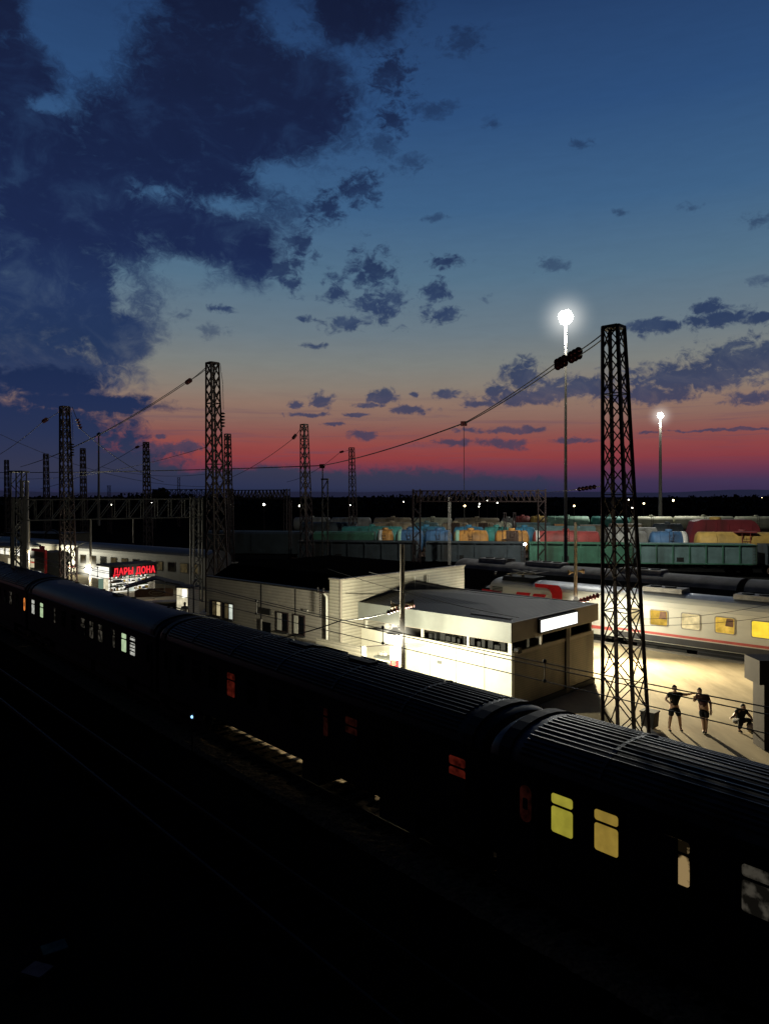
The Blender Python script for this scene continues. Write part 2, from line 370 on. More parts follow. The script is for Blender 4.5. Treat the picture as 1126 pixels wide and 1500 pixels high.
def light(name, loc, power, col=(1,.9,.68), rad=.15, parent=None, spot=None):
    ld = bpy.data.lights.new(name, 'SPOT' if spot else 'POINT'); ld.energy = power; ld.color = col; ld.shadow_soft_size = rad
    if spot: ld.spot_size = R(spot); ld.spot_blend = .5
    o = bpy.data.objects.new(name, ld); C.objects.link(o); o.location = loc
    if parent: o.parent = parent
    return o

# ------------------------------------------------------------------ frames
EX = Vector((.731,-.682,0)); EY = Vector((.682,.731,0)); BROT = math.atan2(-.682,.731)       # platform / buildings
TX = Vector((.651,-.759,0)); TY = Vector((.759,.651,0)); TROT = math.atan2(-.759,.651)       # near track
RAIL = -.6
T0 = Vector((4.57,15.6,0))            # point on the near face of the near train, s = 0
R0 = Vector((13.3,46.5,0))            # same for the white train

# ------------------------------------------------------------------ ground, platform, tracks
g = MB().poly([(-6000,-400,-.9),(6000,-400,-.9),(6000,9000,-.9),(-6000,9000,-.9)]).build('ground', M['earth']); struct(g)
b = MB(); 
for i in range(-10, 40): pass
pl_near = [T0 + TY*3.45 - TX*s for s in (-45, 130)]; pl_far = [R0 - EY*.35 - EX*s for s in (-60, 130)]
pm = MB(); A, B_ = pl_near; D_, E_ = pl_far
pm.poly([(A.x,A.y,0),(D_.x,D_.y,0),(E_.x,E_.y,0),(B_.x,B_.y,0)])
for p, q in ((A,B_),(D_,E_)): pm.poly([(p.x,p.y,0),(q.x,q.y,0),(q.x,q.y,-.9),(p.x,p.y,-.9)])
struct(pm.build('platform', M['asphalt']))
km = MB()
km.bar(A + TY*.2 + Vector((0,0,.01)), B_ + TY*.2 + Vector((0,0,.01)), .4, .06); struct(km.build('platform_edge', M['kerb']))
km = MB(); km.bar(D_ - EY*.25 + Vector((0,0,.01)), E_ - EY*.25 + Vector((0,0,.01)), .5, .06); struct(km.build('platform_edge', M['kerb']))
def track(origin, X, Y, x0, x1, z, name='track'):
    e = MB(); 
    for yy in (.75, 2.27):
        e.bar(origin + X*x0 + Y*yy + Vector((0,0,z-.06)), origin + X*x1 + Y*yy + Vector((0,0,z-.06)), .07, .13)
    struct(e.build(name, M['rail']))
    e = MB(); x = x0
    while x < x1:
        e.bar(origin + X*x + Y*.25 + Vector((0,0,z-.2)), origin + X*x + Y*2.75 + Vector((0,0,z-.2)), .25, .14); x += .62
    struct(e.build('sleepers', M['sleeper']))
track(T0, TX, TY, -70, 30, RAIL)
track(T0 - TY*5.3, TX, TY, -70, 18, RAIL)
track(R0, EX, EY, -60, 30, RAIL)
# ballast bed of the near tracks, lumpy
def bed(t0, t1, z, m, name, nx, ny, jit):
    bm = MB(); vs = []
    for i in range(nx+1):
        for j in range(ny+1):
            q = T0 + TX*(-72 + 102*i/nx) + TY*(t0 + (t1-t0)*j/ny)
            edge = .12 if j in (0, ny) else 0
            vs.append((q.x, q.y, z - edge + random.uniform(-jit, jit)))
    bm.add(vs, [(i*(ny+1)+j, (i+1)*(ny+1)+j, (i+1)*(ny+1)+j+1, i*(ny+1)+j+1) for i in range(nx) for j in range(ny)])
    struct(bm.build(name, m))
bed(-8, -.62, -.83, M['earth'], 'shaded_track_bed', 130, 14, .03)  # dark earth replaces ballast, putting the unlit foreground into its colour
bed(-.6, 3.4, -.735, M['ballast'], 'ballast_bed', 700, 26, .028)
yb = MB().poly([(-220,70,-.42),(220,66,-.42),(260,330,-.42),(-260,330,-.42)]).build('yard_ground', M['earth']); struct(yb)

# ------------------------------------------------------------------ far hills and woods
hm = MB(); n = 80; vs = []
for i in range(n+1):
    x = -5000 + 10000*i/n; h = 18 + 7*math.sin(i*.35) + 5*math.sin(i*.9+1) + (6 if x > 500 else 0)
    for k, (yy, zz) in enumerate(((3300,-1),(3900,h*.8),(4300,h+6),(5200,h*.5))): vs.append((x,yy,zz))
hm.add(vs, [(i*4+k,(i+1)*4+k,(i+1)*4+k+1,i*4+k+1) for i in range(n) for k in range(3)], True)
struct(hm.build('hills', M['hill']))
wm = MB(); rnd = random.Random(3)
for i in range(900):
    x = rnd.uniform(-420, 420); y = 470 + rnd.uniform(-40, 160); h = 6.2 + 3.2*rnd.random() + 1.5*math.sin(x*.03)
    if x > 60: h *= .86
    r = rnd.uniform(2.5,5)
    for k in range(22):
        a = rnd.uniform(0, 6.28); q = rnd.random()**.5*r; zz = rnd.uniform(-.5, h)
        q *= 1 - .5*max(0, zz/h)**2
        c = Vector((x+q*math.cos(a), y+q*math.sin(a), zz)); s = rnd.uniform(.6,1.5)
        u = Vector((rnd.gauss(0,1),rnd.gauss(0,1),rnd.gauss(0,1))).normalized()*s; v = Vector((rnd.gauss(0,1),rnd.gauss(0,1),rnd.gauss(0,1))).normalized()*s
        wm.add([c-u,c+v,c+u*.9,c-v*1.1],[(0,1,2,3)])
tag(wm.build('woodland', M['leaf']), 'dark belt of woodland along the horizon beyond the freight yard', 'woodland', kind='stuff')
def tree(px, py, Y, rad, label):
    top = zat(py, Y); X = ray(px)*Y; t = thing('tree', label, 'tree', (X,Y,-.4))
    tr = MB().tube((0,0,0),(0,0,top*.6),.35,.2); rn = random.Random(int(px))
    for k in range(6):
        a = k*1.05; tr.tube((0,0,top*.4+k*.25),(rad*.6*math.cos(a),rad*.6*math.sin(a),top*.62+k*.4),.14,.04,6)
    tr.build('trunk', M['bark'], t); cr = MB()
    for k in range(900):
        d = Vector((rn.gauss(0,1),rn.gauss(0,1),rn.gauss(0,1))).normalized()*rn.random()**.4*rad
        c = Vector((d.x,d.y,top+.4-rad*.8+d.z*.8)); s = rn.uniform(.25,.6)
        u = Vector((rn.gauss(0,1),rn.gauss(0,1),rn.gauss(0,1))).normalized()*s; v = Vector((rn.gauss(0,1),rn.gauss(0,1),rn.gauss(0,1))).normalized()*s
        cr.add([c-u,c+v,c+u,c-v],[(0,1,2,3)])
    cr.build('crown', M['leaf'], t)
tree(236, 715, 260, 3.2, 'round dark tree standing up above the skyline at the left')

# ------------------------------------------------------------------ coaches
def coach_profile(w=3.0):
    # lateral 0 (camera side) .. w ; z above rail
    side = [(0.0,1.15),(0.0,3.35)]
    arc = []
    for k in range(0, 13):
        a = math.pi*(1 - k/12); arc.append((w/2 + w/2*math.cos(a), 3.38 + .97*math.sin(a)**.8 if 0<k<12 else 3.38))
    return side, arc
def bogie(parent, x, y0=.35, z=RAIL):
    m = MB()
    m.box(x-1.5,x+1.5,y0,y0+.16,z+.42,z+.68).box(x-1.5,x+1.5,y0+2.14,y0+2.3,z+.42,z+.68).box(x-.25,x+.25,y0,y0+2.3,z+.45,z+.78)
    bo = m.build('bogie', M['under'], parent)
    for dx_ in (-1.2,1.2):
        wmb = MB()
        for yy in (y0+.3, y0+1.9): wmb.lathe((x+dx_, yy, z+.46), [(0,0),(.46,0),(.46,.12),(.0,.12)], 16, 'y')
        wmb.tube((x+dx_, y0+.3, z+.46),(x+dx_, y0+2.0, z+.46),.07)
        wmb.build('wheelset', M['under'], bo)
def near_coach(s0, s1, label, roofmat, ribs, wins, door_at, dome=True):
    """s0<s1 along the track (away to the left); local x = -s"""
    t = thing('passenger_coach', label, 'train coach', T0, TROT, 'coaches of the dark train in the foreground')
    xa, xb = -s1, -s0; w = 3.0; z0 = RAIL
    side, arc = coach_profile(w)
    bmb = MB(); prof = [(0,z0+1.08)] + [(0.0,z0+3.38)] + [(w,z0+3.38),(w,z0+1.08)]
    bmb.prism(prof, xa, xb)
    zz = z0+1.15                                           # pressed ribs along the lower side
    while zz < z0+1.95: bmb.box(xa+.6,xb-.6,-.025,0.0,zz,zz+.05); zz += .13
    bmb.box(xa+.05,xb-.05,-.03,0,z0+3.28,z0+3.36)
    bmb.build('body', M['coach_dark'], t)
    rm = MB(); n = len(arc)
    ap = [(a, z0+3.384+(b-3.38)*.83) for a, b in arc]
    rings = [(xa, .86), (xa+.10,.94),(xa+.35,1.0),(xb-.35,1.0),(xb-.10,.94),(xb,.86)]; vs = []
    for x, k in rings:
        for a, b in ap: vs.append((x, w/2+(a-w/2)*(.9+.1*k if k<1 else 1), z0+3.384+(b-z0-3.384)*k))
    rm.add(vs, [(i*n+k,i*n+k+1,(i+1)*n+k+1,(i+1)*n+k) for i in range(len(rings)-1) for k in range(n-1)], True)
    rm.add(vs[:n], [tuple(range(n))]); rm.add(vs[-n:], [tuple(range(n-1,-1,-1))])
    if ribs:
        for k in range(1, 12):
            a, b = ap[k]; a2, b2 = ap[k+1] if k < 12 else ap[k]
            for fr in (0.0, .5):
                aa, bb = a+(a2-a)*fr, b+(b2-b)*fr
                rm.bar((xa+.9,aa,bb+.012),(xb-.9,aa,bb+.012),.05,.05)
    if ribs:
        for x in [xa+3+(xb-xa-6)*k/4 for k in range(5)]:
            for k in range(1,11): rm.bar((x,ap[k][0],ap[k][1]+.015),(x,ap[k+1][0],ap[k+1][1]+.015),.09,.04)
    ro = rm.build('roof', roofmat, t)
    for k in range(4):
        x = xa+3.1+(xb-xa-6.2)*k/3
        MB().lathe((x, w/2+.55, z0+4.05), [(.0,.0),(.10,0),(.10,.06),(.15,.08),(.14,.14),(0,.16)], 10).build('roof_vent', M['coach_dark'], ro)
    rh = random.Random(int(s0*10)+3)
    for k in range(5 if ribs else 3):
        x = rh.uniform(xa+1.5, xb-2.5); k0 = rh.choice((6,7,8)); wd_ = rh.uniform(.5,1.1)
        e = MB(); e.add([(x,ap[k0][0],ap[k0][1]+.03),(x+wd_,ap[k0][0],ap[k0][1]+.03),(x+wd_,ap[k0+1][0],ap[k0+1][1]+.03),(x,ap[k0+1][0],ap[k0+1][1]+.03),(x,ap[k0][0],ap[k0][1]+.10),(x+wd_,ap[k0][0],ap[k0][1]+.10),(x+wd_,ap[k0+1][0],ap[k0+1][1]+.10),(x,ap[k0+1][0],ap[k0+1][1]+.10)],
                        [(0,3,2,1),(4,5,6,7),(0,1,5,4),(1,2,6,5),(2,3,7,6),(3,0,4,7)]); e.build('roof_hatch', M['coach_dark'], ro)
    for x in (xa+.45, xb-.45):                              # end arch cover over the coach joint
        e = MB()
        for k in range(0, 12): e.bar((x,ap[k][0],ap[k][1]+.02),(x,ap[k+1][0],ap[k+1][1]+.02),.34,.07)
        e.build('roof_end_arch', M['coach_dark'], ro)
    MB().box(xa+.02,xb-.02,-.04,.0,z0+3.40,z0+3.45).build('gutter', M['steel_light'] if not ribs else M['coach_dark'], t)
    ug = MB().box(xa+.3,xb-.3,.6,w-.6,z0+.92,z0+1.07); L_ = xb-xa
    for fa, fb in (((.0,.60),(.72,.995)) if s0 < 0 else ((.57,.62),(.78,.86)) if s0 < 20 else ((.24,.55),(.58,.80))): ug.box(xa+L_*fa,xa+L_*fb,.25,w-.25,z0+.35,z0+.91)  # boxes added to stop platform lamplight under the coach, gaps let it through
    ug.build('underframe', M['under'], t)
    bogie(t, xa+1.9); bogie(t, xb-1.9)
    gm = MB().box(xa-.14,xa-.002,.85,2.15,z0+1.1,z0+3.25); gm.build('gangway', M['under'], t)
    for s, zc, wd, ht, mt, kind in wins:
        x = -s
        if kind == 'door':
            d = MB().prism([(a,b) for a,b in rect(x-.33,x+.33,z0+1.15,z0+3.1,.06)], -.03, -.002, 'y').build('door', M['coach_dark'], t)
            MB().prism(rect(x-.16,x+.16,zc-.42,zc+.42,.15), -.045, -.031, 'y').build('pane', M[mt], d)
            if mt != 'glass_dark': MB().prism(rect(x-.07,x+.07,zc-.13,zc+.13,.03), -.052, -.046, 'y').build('latch_plate', M['black'], d)
            MB().bar((x+.26,-.06,z0+1.5),(x+.26,-.06,z0+2.2),.03).build('handle', M['steel_grey'], d)
        else:
            fr = MB().prism(rect(x-wd/2-.05,x+wd/2+.05,zc-ht/2-.05,zc+ht/2+.05,.07), -.022, -.002, 'y').build('window', M['coach_dark'], t)
            pm_ = MB().prism(rect(x-wd/2,x+wd/2,zc-ht/2,zc+ht*.17,.06), -.030, -.023, 'y')
            pm_.prism(rect(x-wd/2,x+wd/2,zc+ht*.24,zc+ht/2,.06), -.030, -.023, 'y')
            po = pm_.build('pane', M[mt], fr)
            if kind == 'half': MB().box(x-wd/2,x+wd*.1,-.042,-.031,zc-ht/2,zc+ht*.5).build('curtain', M['cloth_black'], fr)
            if kind == 'top': MB().box(x-wd/2-.01,x+wd/2+.01,-.042,-.031,zc-ht*.55,zc-ht*.05).build('curtain', M['cloth_black'], fr)
            if kind == 'bars':
                q = MB(); [q.box(x-wd/2,x+wd/2,-.042,-.031,zc-ht/2+k*.16,zc-ht/2+k*.16+.05) for k in range(1,6)]; q.build('blind', M['cloth_black'], fr)
    return t
WZ = 2.02
def Wd(s, m='glass_dark', k='', wd=.56, ht=.86, zc=WZ): return (s, zc, wd, ht, m, k)
near_coach(-21.4, 3.1, 'dark coach at the right with two yellow lit windows and ribbed grey roof', M['coach_roof_silver'], True,
    [(1.98, 1.97, .4, .8, 'win_dimred', 'door'), Wd(.98,'win_yellow'), Wd(-.13,'win_amber'), Wd(-1.66,'win_peach','half'), Wd(-3.2,'win_dim'), Wd(-4.7,'win_dim'), Wd(-6.2), Wd(-7.7), Wd(-9.2)], 2)
near_coach(3.4, 22.2, 'long dark coach in the middle with ribbed bluish roof and few reddish windows', M['coach_roof'], True,
    [Wd(4.17+1.45*k, {0:'win_red',3:'win_dimred',4:'win_dimred',8:'win_red'}.get(k,'glass_dark'), {0:'top',4:'half',3:'top'}.get(k,'')) for k in range(12)] + [(21.4, 1.97, .4, .8, 'glass_dark', 'door')], 2)
near_coach(22.5, 42.3, 'dark coach with smooth violet roof and pale lit windows left of centre', M['coach_roof_smooth'], False,
    [(23.3,1.97,.4,.8,'glass_dark','door'), Wd(25.1,'win_white','bars'), Wd(26.15,'win_greenwhite'), Wd(27.6,'win_dim','half'), Wd(29.3,'win_dim'), Wd(30.6,'win_dim'), Wd(31.9,'win_dim','top'), Wd(33.5), Wd(35.2), Wd(36.9,'win_dim','half'), Wd(39.3,'win_greenwhite'), Wd(41.1,'win_white')], 2)
near_coach(42.6, 62.6, 'farthest dark coach of the foreground train at the left edge', M['coach_roof'], True,
    [(43.0,1.97,.4,.8,'win_orange','door')] + [Wd(44.9+1.5*k, {1:'win_dim',4:'win_dim'}.get(k,'glass_dark')) for k in range(11)], 2)

# ------------------------------------------------------------------ white train with red stripe
def white_body(t, xa, xb, w=3.0, nose=False):
    z0 = RAIL; side, arc = coach_profile(w)
    prof = [(0.03,z0+.95),(0,z0+1.3),(0,z0+3.1)] + [(a*.985+.02, z0+3.1+(b-3.38)*.72+.02) for a, b in arc] + [(w,z0+3.1),(w,z0+1.3),(w-.03,z0+.95)]
    m = MB()
    if not nose: m.prism(prof, xa, xb)
    else:
        n = len(prof); vs = []
        for x, k, kk in ((xa,.80,.62),(xa+.5,.93,.84),(xa+1.5,1,1),(xb,1,1)):
            for a, b_ in prof: vs.append((x + (.55*(b_-z0-1.8) if (b_ > z0+1.8 and k < 1) else 0), w/2+(a-w/2)*k, b_ if b_ < z0+2.6 else z0+2.6+(b_-z0-2.6)*kk))
        m.add(vs, [(i*n+k,i*n+(k+1)%n,(i+1)*n+(k+1)%n,(i+1)*n+k) for i in range(3) for k in range(n)])
        m.add(vs[:n], [tuple(range(n))]); m.add(vs[-n:], [tuple(range(n-1,-1,-1))])
    m.build('body', M['white_coach'], t)
    return prof
def roof_shell(t, xa, xb, w=3.0, m='white_roof', off=.012, lo=1, hi=11, zk=.72, zb=3.1):
    z0 = RAIL; side, arc = coach_profile(w); q = MB()
    ap = [(a*.985+.02, z0+zb+(b-3.38)*zk+.02+off) for a, b in arc][lo:hi+1]; n = len(ap)
    vs = [(xa,a,b) for a,b in ap] + [(xb,a,b) for a,b in ap]
    q.add(vs, [(k,k+1,n+k+1,n+k) for k in range(n-1)], True); return q.build('roof', M[m], t)
def roof_units(parent, xs, z, y0, y1, m='roof_box'):
    for x0, x1 in xs:
        u = MB().prism([(y0,z),(y0+.12,z+.26),(y1-.12,z+.26),(y1,z)], x0, x1).build('roof_unit', M[m], parent)
        q = MB(); k = 0
        while x0+.25+k*.9 < x1-.5: q.lathe((x0+.6+k*.9,(y0+y1)/2,z+.262),[(0,.0),(.33,0),(.33,.05),(.26,.06),(0,.03)],14); k += 1
        q.build('fan', M['under'], u)
def white_train():
    z0 = RAIL
    t = thing('locomotive', 'white locomotive with big red lettering behind the station buildings', 'locomotive', R0, BROT)
    xa, xb = -9.6, 1.15
    white_body(t, xa, xb, nose=True)
    rf = MB()
    rf.prism([(.5,z0+3.72),(.7,z0+4.02),(2.3,z0+4.02),(2.5,z0+3.72)], xa+2.2, xa+4.6)
    rf.build('roof_cowl', M['under'], t)
    roof_shell(t, xa+4.8, xb, lo=2, hi=10)
    p = MB()                                   # pantograph and roof gear
    for dx_ in (0, 3.0):
        X0 = xa+2.4+dx_*.3
        p.bar((X0,.8,z0+4.15),(X0+1.5,.8,z0+4.35),.05).bar((X0,2.2,z0+4.15),(X0+1.5,2.2,z0+4.35),.05).bar((X0+1.5,.6,z0+4.36),(X0+1.5,2.4,z0+4.36),.06).bar((X0+1.5,.8,z0+4.35),(X0+.2,1.2,z0+4.45),.05)
    p.build('pantograph', M['steel_light'], t)
    for x in (xa+1.3, xa+2.6, xa+3.6): MB().lathe((x,1.0,z0+3.95),[(.0,0),(.12,0),(.08,.08),(.14,.12),(.08,.16),(.14,.2),(.06,.26),(0,.27)],10).build('roof_insulator', M['porcelain'], t)
    gr = MB()
    for k in range(4): gr.box(xa+1.75,xa+2.6,-.03,-.002,z0+2.95+k*.1,z0+3.0+k*.1)
    gr.build('side_grille', M['under'], t)
    MB().prism(rect(xa+.95,xa+1.55,z0+2.55,z0+3.15,.06), -.02, .06, 'y').build('cab_side_window', M['glass_dark'], t)
    ws = MB(); ws.poly([(xa+.26,.7,z0+2.55),(xa+.26,2.3,z0+2.55),(xa+.62,2.25,z0+3.2),(xa+.62,.75,z0+3.2)]); ws.build('windscreen', M['glass_dark'], t)
    def redpoly(pts, name='logo', m='red_paint'):
        q = MB(); n = len(pts); q.add([(x,-.006,z) for x,z in pts] + [(x,-.026,z) for x,z in pts], [tuple(range(n)), tuple(range(2*n-1,n-1,-1))] + [(k,(k+1)%n,n+(k+1)%n,n+k) for k in range(n)])
        return q
    # side lettering mapped from the picture plane onto the side wall
    def S(px, py):
        r = ray(px); s = (R0.x - r*R0.y)/(.731 + .682*r); Y = R0.y + .682*s; return (-s, zat(py, Y))
    lg = MB()
    for pts in ([(783,854.6),(817,857.5),(821,861),(823,868),(823,893),(808,891),(808,870),(805,864),(800,861.5),(784,859.8)],
                [(757,867),(777,868.6),(772,880),(752,878.5)], [(782,869.5),(800,871),(792,884),(774,882)],
                [(774,862.0),(774,862.0)]):
        if len(pts) < 3: continue
        q = redpoly([S(*p_) for p_ in pts]); lg.add(q.v, q.f)
    lg.build('lettering', M['red_paint'], t)
    q = redpoly([S(*p_) for p_ in [(706,862.5),(734,866),(734,875),(706,871)]]); q.build('red_band', M['red_paint'], t)
    q = redpoly([(xa+.1,z0+1.3),(xb-.05,z0+1.3),(xb-.05,z0+1.5),(xa+.1,z0+1.5)]); q.build('red_stripe', M['red_band'], t)
    MB().box(xa+.5,xb-.2,.2,2.8,z0+.75,z0+.948).build('underframe', M['under'], t)
    bogie(t, xa+2.6); bogie(t, xb-2.4)
    lamps = [(MB().ball((xa-.02,yy,z0+1.9),.12)).build('headlight', M['steel_light'], t) for yy in (.8,2.2)]
    # coach
    t = thing('passenger_coach', 'white coach with warm lit windows and thin red stripe at the far platform', 'train coach', R0, BROT)
    xa, xb = 1.4, 24.6
    white_body(t, xa, xb); roof_shell(t, xa, xb, lo=3, hi=10)
    roof_units(t, [(xa+1.2,xa+3.6),(xa+6.5,xa+9),(xa+12.5,xa+15)], z0+3.83, .8, 2.2)
    q = redpoly([(xa+.02,z0+1.42),(xb-.02,z0+1.42),(xb-.02,z0+1.56),(xa+.02,z0+1.56)]); q.build('red_stripe', M['red_band'], t)
    q = redpoly([(xa+.02,z0+1.0),(xb-.02,z0+1.0),(xb-.02,z0+1.36),(xa+.02,z0+1.36)]); q.build('grey_skirt_panel', M['grey_coach'], t)
    for s, mt in ((-2.47,'win_gold_pale'),(-4.0,'win_gold'),(-5.86,'win_gold_pale'),(-7.74,'win_gold'),(-9.65,'win_gold_hot'),(-11.5,'win_gold'),(-13.4,'win_gold')):
        x = -s; wd, ht, zc = (1.0 if s < -3 else .75), .86, z0+2.42
        fr = MB().prism(rect(x-wd/2-.06,x+wd/2+.06,zc-ht/2-.06,zc+ht/2+.06,.12), -.03, -.002, 'y').build('window', M['steel_light'], t)
        MB().prism(rect(x-wd/2,x+wd/2,zc-ht/2,zc+ht/2,.09), -.038, -.031, 'y').build('pane', M[mt], fr)
        if mt == 'win_gold': MB().prism([(x+.02,zc-.02),(x+wd/2-.04,zc-.05),(x+wd/2-.04,zc+ht/2-.03),(x+.1,zc+ht/2-.03)], -.05, -.039, 'y').build('curtain', M['brown_banner'], fr)
    u = MB(); u.box(xa+.3,xb-.3,.2,2.8,z0+.75,z0+.948); u.build('underframe', M['under'], t)
    for x0, x1 in ((xa+4.8,xa+8.6),(xa+9.2,xa+10.4),(xa+11,xa+14)):
        e = MB().box(x0,x1,.08,2.8,z0+.28,z0+.745).build('equipment_box', M['grey_coach'], t)
        MB().box(x0+.05,x1-.05,.04,.078,z0+.62,z0+.70).build('box_rim', M['under'], e)
    bogie(t, xa+2.6); bogie(t, xb-3)
white_train()

# train on the next track: grey roofs with air-conditioning units
T4 = R0 + EY*5.4
def far_coach(x0, x1, label):
    t = thing('passenger_coach', label, 'train coach', T4, BROT, 'grey roofed coaches behind the white train'); z0 = RAIL
    side, arc = coach_profile(); prof = [(0,z0+1.0),(0,z0+3.38)] + [(a,z0+b+.001) for a,b in arc[1:-1]] + [(3,z0+3.38),(3,z0+1.0)]
    MB().prism(prof, x0, x1).build('body', M['coach_dark'], t)
    roof_shell(t, x0+.02, x1-.02, m='grey_roof', lo=1, hi=11, zk=1.0, zb=3.38)
    roof_units(t, [(x0+2,x0+4.6),(x0+6.4,x0+9.4),(x0+14,x0+17)], z0+4.30, .75, 2.25)
    MB().box(x0+.3,x1-.3,.2,2.8,z0+.4,z0+.99).build('underframe', M['under'], t); bogie(t, x0+3); bogie(t, x1-3)
far_coach(-15.5, 6.6, 'grey roofed coach with rooftop units behind the white locomotive')
far_coach(7.0, 30, 'grey roofed coach with rooftop units behind the white coach at right')
track(T4, EX, EY, -60, 30, RAIL)

# grey / lit coaches at the left on the curving far platform
LX = Vector((.806,-.592,0)); LY = Vector((.592,.806,0)); LROT = math.atan2(-.592,.806); L0 = Vector((-16.5,70.4,0))
def left_coach(s0, s1, label, mt, lits, stripe):
    t = thing('passenger_coach', label, 'train coach', L0, LROT, 'coaches standing at the far left platform'); z0 = RAIL; x0, x1 = -s1, -s0
    side, arc = coach_profile(); prof = [(0,z0+.9),(0,z0+3.38)] + [(a,z0+3.38+(b-3.38)*.9+.001) for a,b in arc[1:-1]] + [(3,z0+3.38),(3,z0+.9)]
    MB().prism(prof, x0, x1).build('body', M[mt], t); roof_shell(t, x0+.02, x1-.02, m='grey_coach', lo=2, hi=11, zk=.9, zb=3.38)
    x = x1-1.5; k = 0
    while x > x0+1:
        fr = MB().prism(rect(x-.58,x+.58,z0+2.0,z0+3.0,.1), -.03, -.002, 'y').build('window', M['under'], t)
        MB().prism(rect(x-.5,x+.5,z0+2.07,z0+2.93,.08), -.038, -.031, 'y').build('pane', M[lits[k % len(lits)]], fr); x -= 1.95; k += 1
    if stripe: MB().box(x0+.02,x1-.02,-.025,-.006,z0+1.45,z0+1.62).build('stripe', M['red_band'], t)
    MB().box(x0+.3,x1-.3,.2,2.8,z0+.35,z0+.89).build('underframe', M['under'], t); bogie(t, x0+3); bogie(t, x1-3)
left_coach(.5, 22.5, 'dim grey coach with dark windows beside the kiosk with red letters', 'grey_coach', ['win_faint','win_faint','glass_dark','win_faint','win_faint','glass_dark'], False)
left_coach(23, 42, 'white coach with pink stripe brightly lit near the left platform lamps', 'white_coach', ['glass_dark','win_orange','glass_dark','win_warm','glass_dark','glass_dark'], True)
left_coach(42.5, 61, 'white coach at the far left end of the lit platform', 'white_coach', ['win_warm','glass_dark','win_cool'], True)

# ------------------------------------------------------------------ station buildings
def B_local(origin): return origin
# white service hall with clerestory gap
HO = Vector((5.2,30.4,0))
def hall():
    t = thing('service_hall', 'small white flat station hall with lit sign and brown roof, brightly lit by a lamp', 'building', HO, BROT)
    Lx, Dy = 8.9, 7.3
    MB().box(-Lx,0,0.10,.24,.0,2.55).build('front_wall', M['panel_white'], t)
    q = MB(); [q.box(x-.012,x+.012,.088,.099,0.02,2.53) for x in (-1.4,-2.9,-4.4,-5.9)]; q.build('panel_joint', M['fascia'], t)
    MB().box(-.24,-.10,.245,Dy,0,2.55).build('side_wall', M['siding_vert'], t)
    MB().box(-Lx,-.245,Dy-.15,Dy,0,3.0).build('back_wall', M['interior'], t)
    MB().box(-Lx,-Lx+.15,.245,Dy-.16,0,3.0).build('end_wall', M['siding_shaded'], t)
    MB().box(-Lx+.3,-.4,2.8,2.95,0,3.0).build('inner_wall', M['interior'], t)
    q = MB()
    for x in (-Lx+.4,-Lx+2.2,-4.9,-2.3): q.box(x-.05,x+.05,.14,.24,2.552,3.05)
    q.box(-.24,-.12,.13,.24,2.552,3.05); q.build('gap_post', M['trim_white'], t)
    for y in (2.6,5.1,7.1): MB().box(-.22,-.12,y-.05,y+.05,2.552,3.05).build('side_gap_post', M['fascia_dim'], t)
    q = MB(); rn = random.Random(4)                                        # dark clutter behind the gap
    for k in range(16): x = -5.2+k*.33; q.box(x,x+rn.uniform(.1,.3),.6,.9,2.45,2.6+rn.uniform(.05,.32))
    q.build('stored_goods', M['under'], t)
    q = MB(); [q.ball((-7.6+k*.5,.7,2.72),.17) for k in range(3)]; q.build('stored_sacks', M['cloth_white'], t)
    MB().box(-Lx-.15,.1,-.15,-.05,3.05,3.85).build('fascia', M['fascia'], t)
    MB().box(.0,.1,-.048,Dy+.1,3.05,3.85).build('side_fascia', M['fascia_dim'], t)
    MB().box(-Lx-.13,-.002,-.048,Dy,3.0,3.046).build('soffit', M['fascia_dim'], t)
    # roof: low hipped sheet with its ridge at the left end
    r = MB(); a = (-Lx-.15,-.05,3.83); b_ = (.0,-.05,3.83); c = (.0,Dy,3.83); d = (-Lx-.15,Dy,3.83); e = (-Lx-.15,2.9,4.20); f = (-3.2,3.1,3.93)
    r.add([a,b_,c,d,e,f],[(0,1,5,4),(1,2,5),(2,3,4,5),(0,4,3)]); r.build('roof', M['roof_purple'], t)
    q = MB(); q.bar((-Lx-.1,-.02,3.88),(-Lx-.1,2.9,4.28),.12,.16).bar((-Lx-.1,2.9,4.28),(-Lx-.1,Dy,3.86),.12,.16).bar((-Lx-.1,Dy,3.80),(.05,Dy,3.76),.14,.18); q.build('parapet', M['steel_dark'], t)
    MB().box(-2.5,-.4,.6,.72,3.87,3.90).build('roof_flashing', M['steel_light'], t)
    MB().box(-.098,-.02,4.55,4.85,0,3.0).build('side_post', M['steel_dark'], t)
    MB().box(-.099,-.06,.3,7.2,2.42,2.56).build('side_ledge', M['fascia_dim'], t)
    # light box sign on the side fascia
    sg = MB().box(.105,.24,1.85,5.15,3.17,3.78).build('lightbox_sign', M['under'], t)
    MB().box(.242,.25,1.92,5.08,3.22,3.73).build('sign_face', M['sign_white'], sg)
    q = MB(); rn = random.Random(9); y = 2.2                                # faint lettering, overexposed in the photo
    for word in (5, 6, 5):
        for k in range(word):
            h = rn.choice((.12,.16,.2)); q.box(.251,.254,y,y+.03,3.40,3.40+h)
            if rn.random() > .4: q.box(.251,.254,y+.032,y+.10,3.40+h-.035,3.40+h)
            y += .148
        y += .15
    q.build('sign_lettering', M['sign_mark'], sg)
    MB().box(-3.95,-3.72,.06,.098,1.55,1.68).build('wall_plate', M['fascia'], t)
    MB().bar((-.02,.05,0),(-.02,.05,3.0),.06).build('corner_trim', M['trim_white'], t)
    MB().box(-.12,-.03,.1,7.3,.001,.25).build('plinth', M['under'], t)
hall()
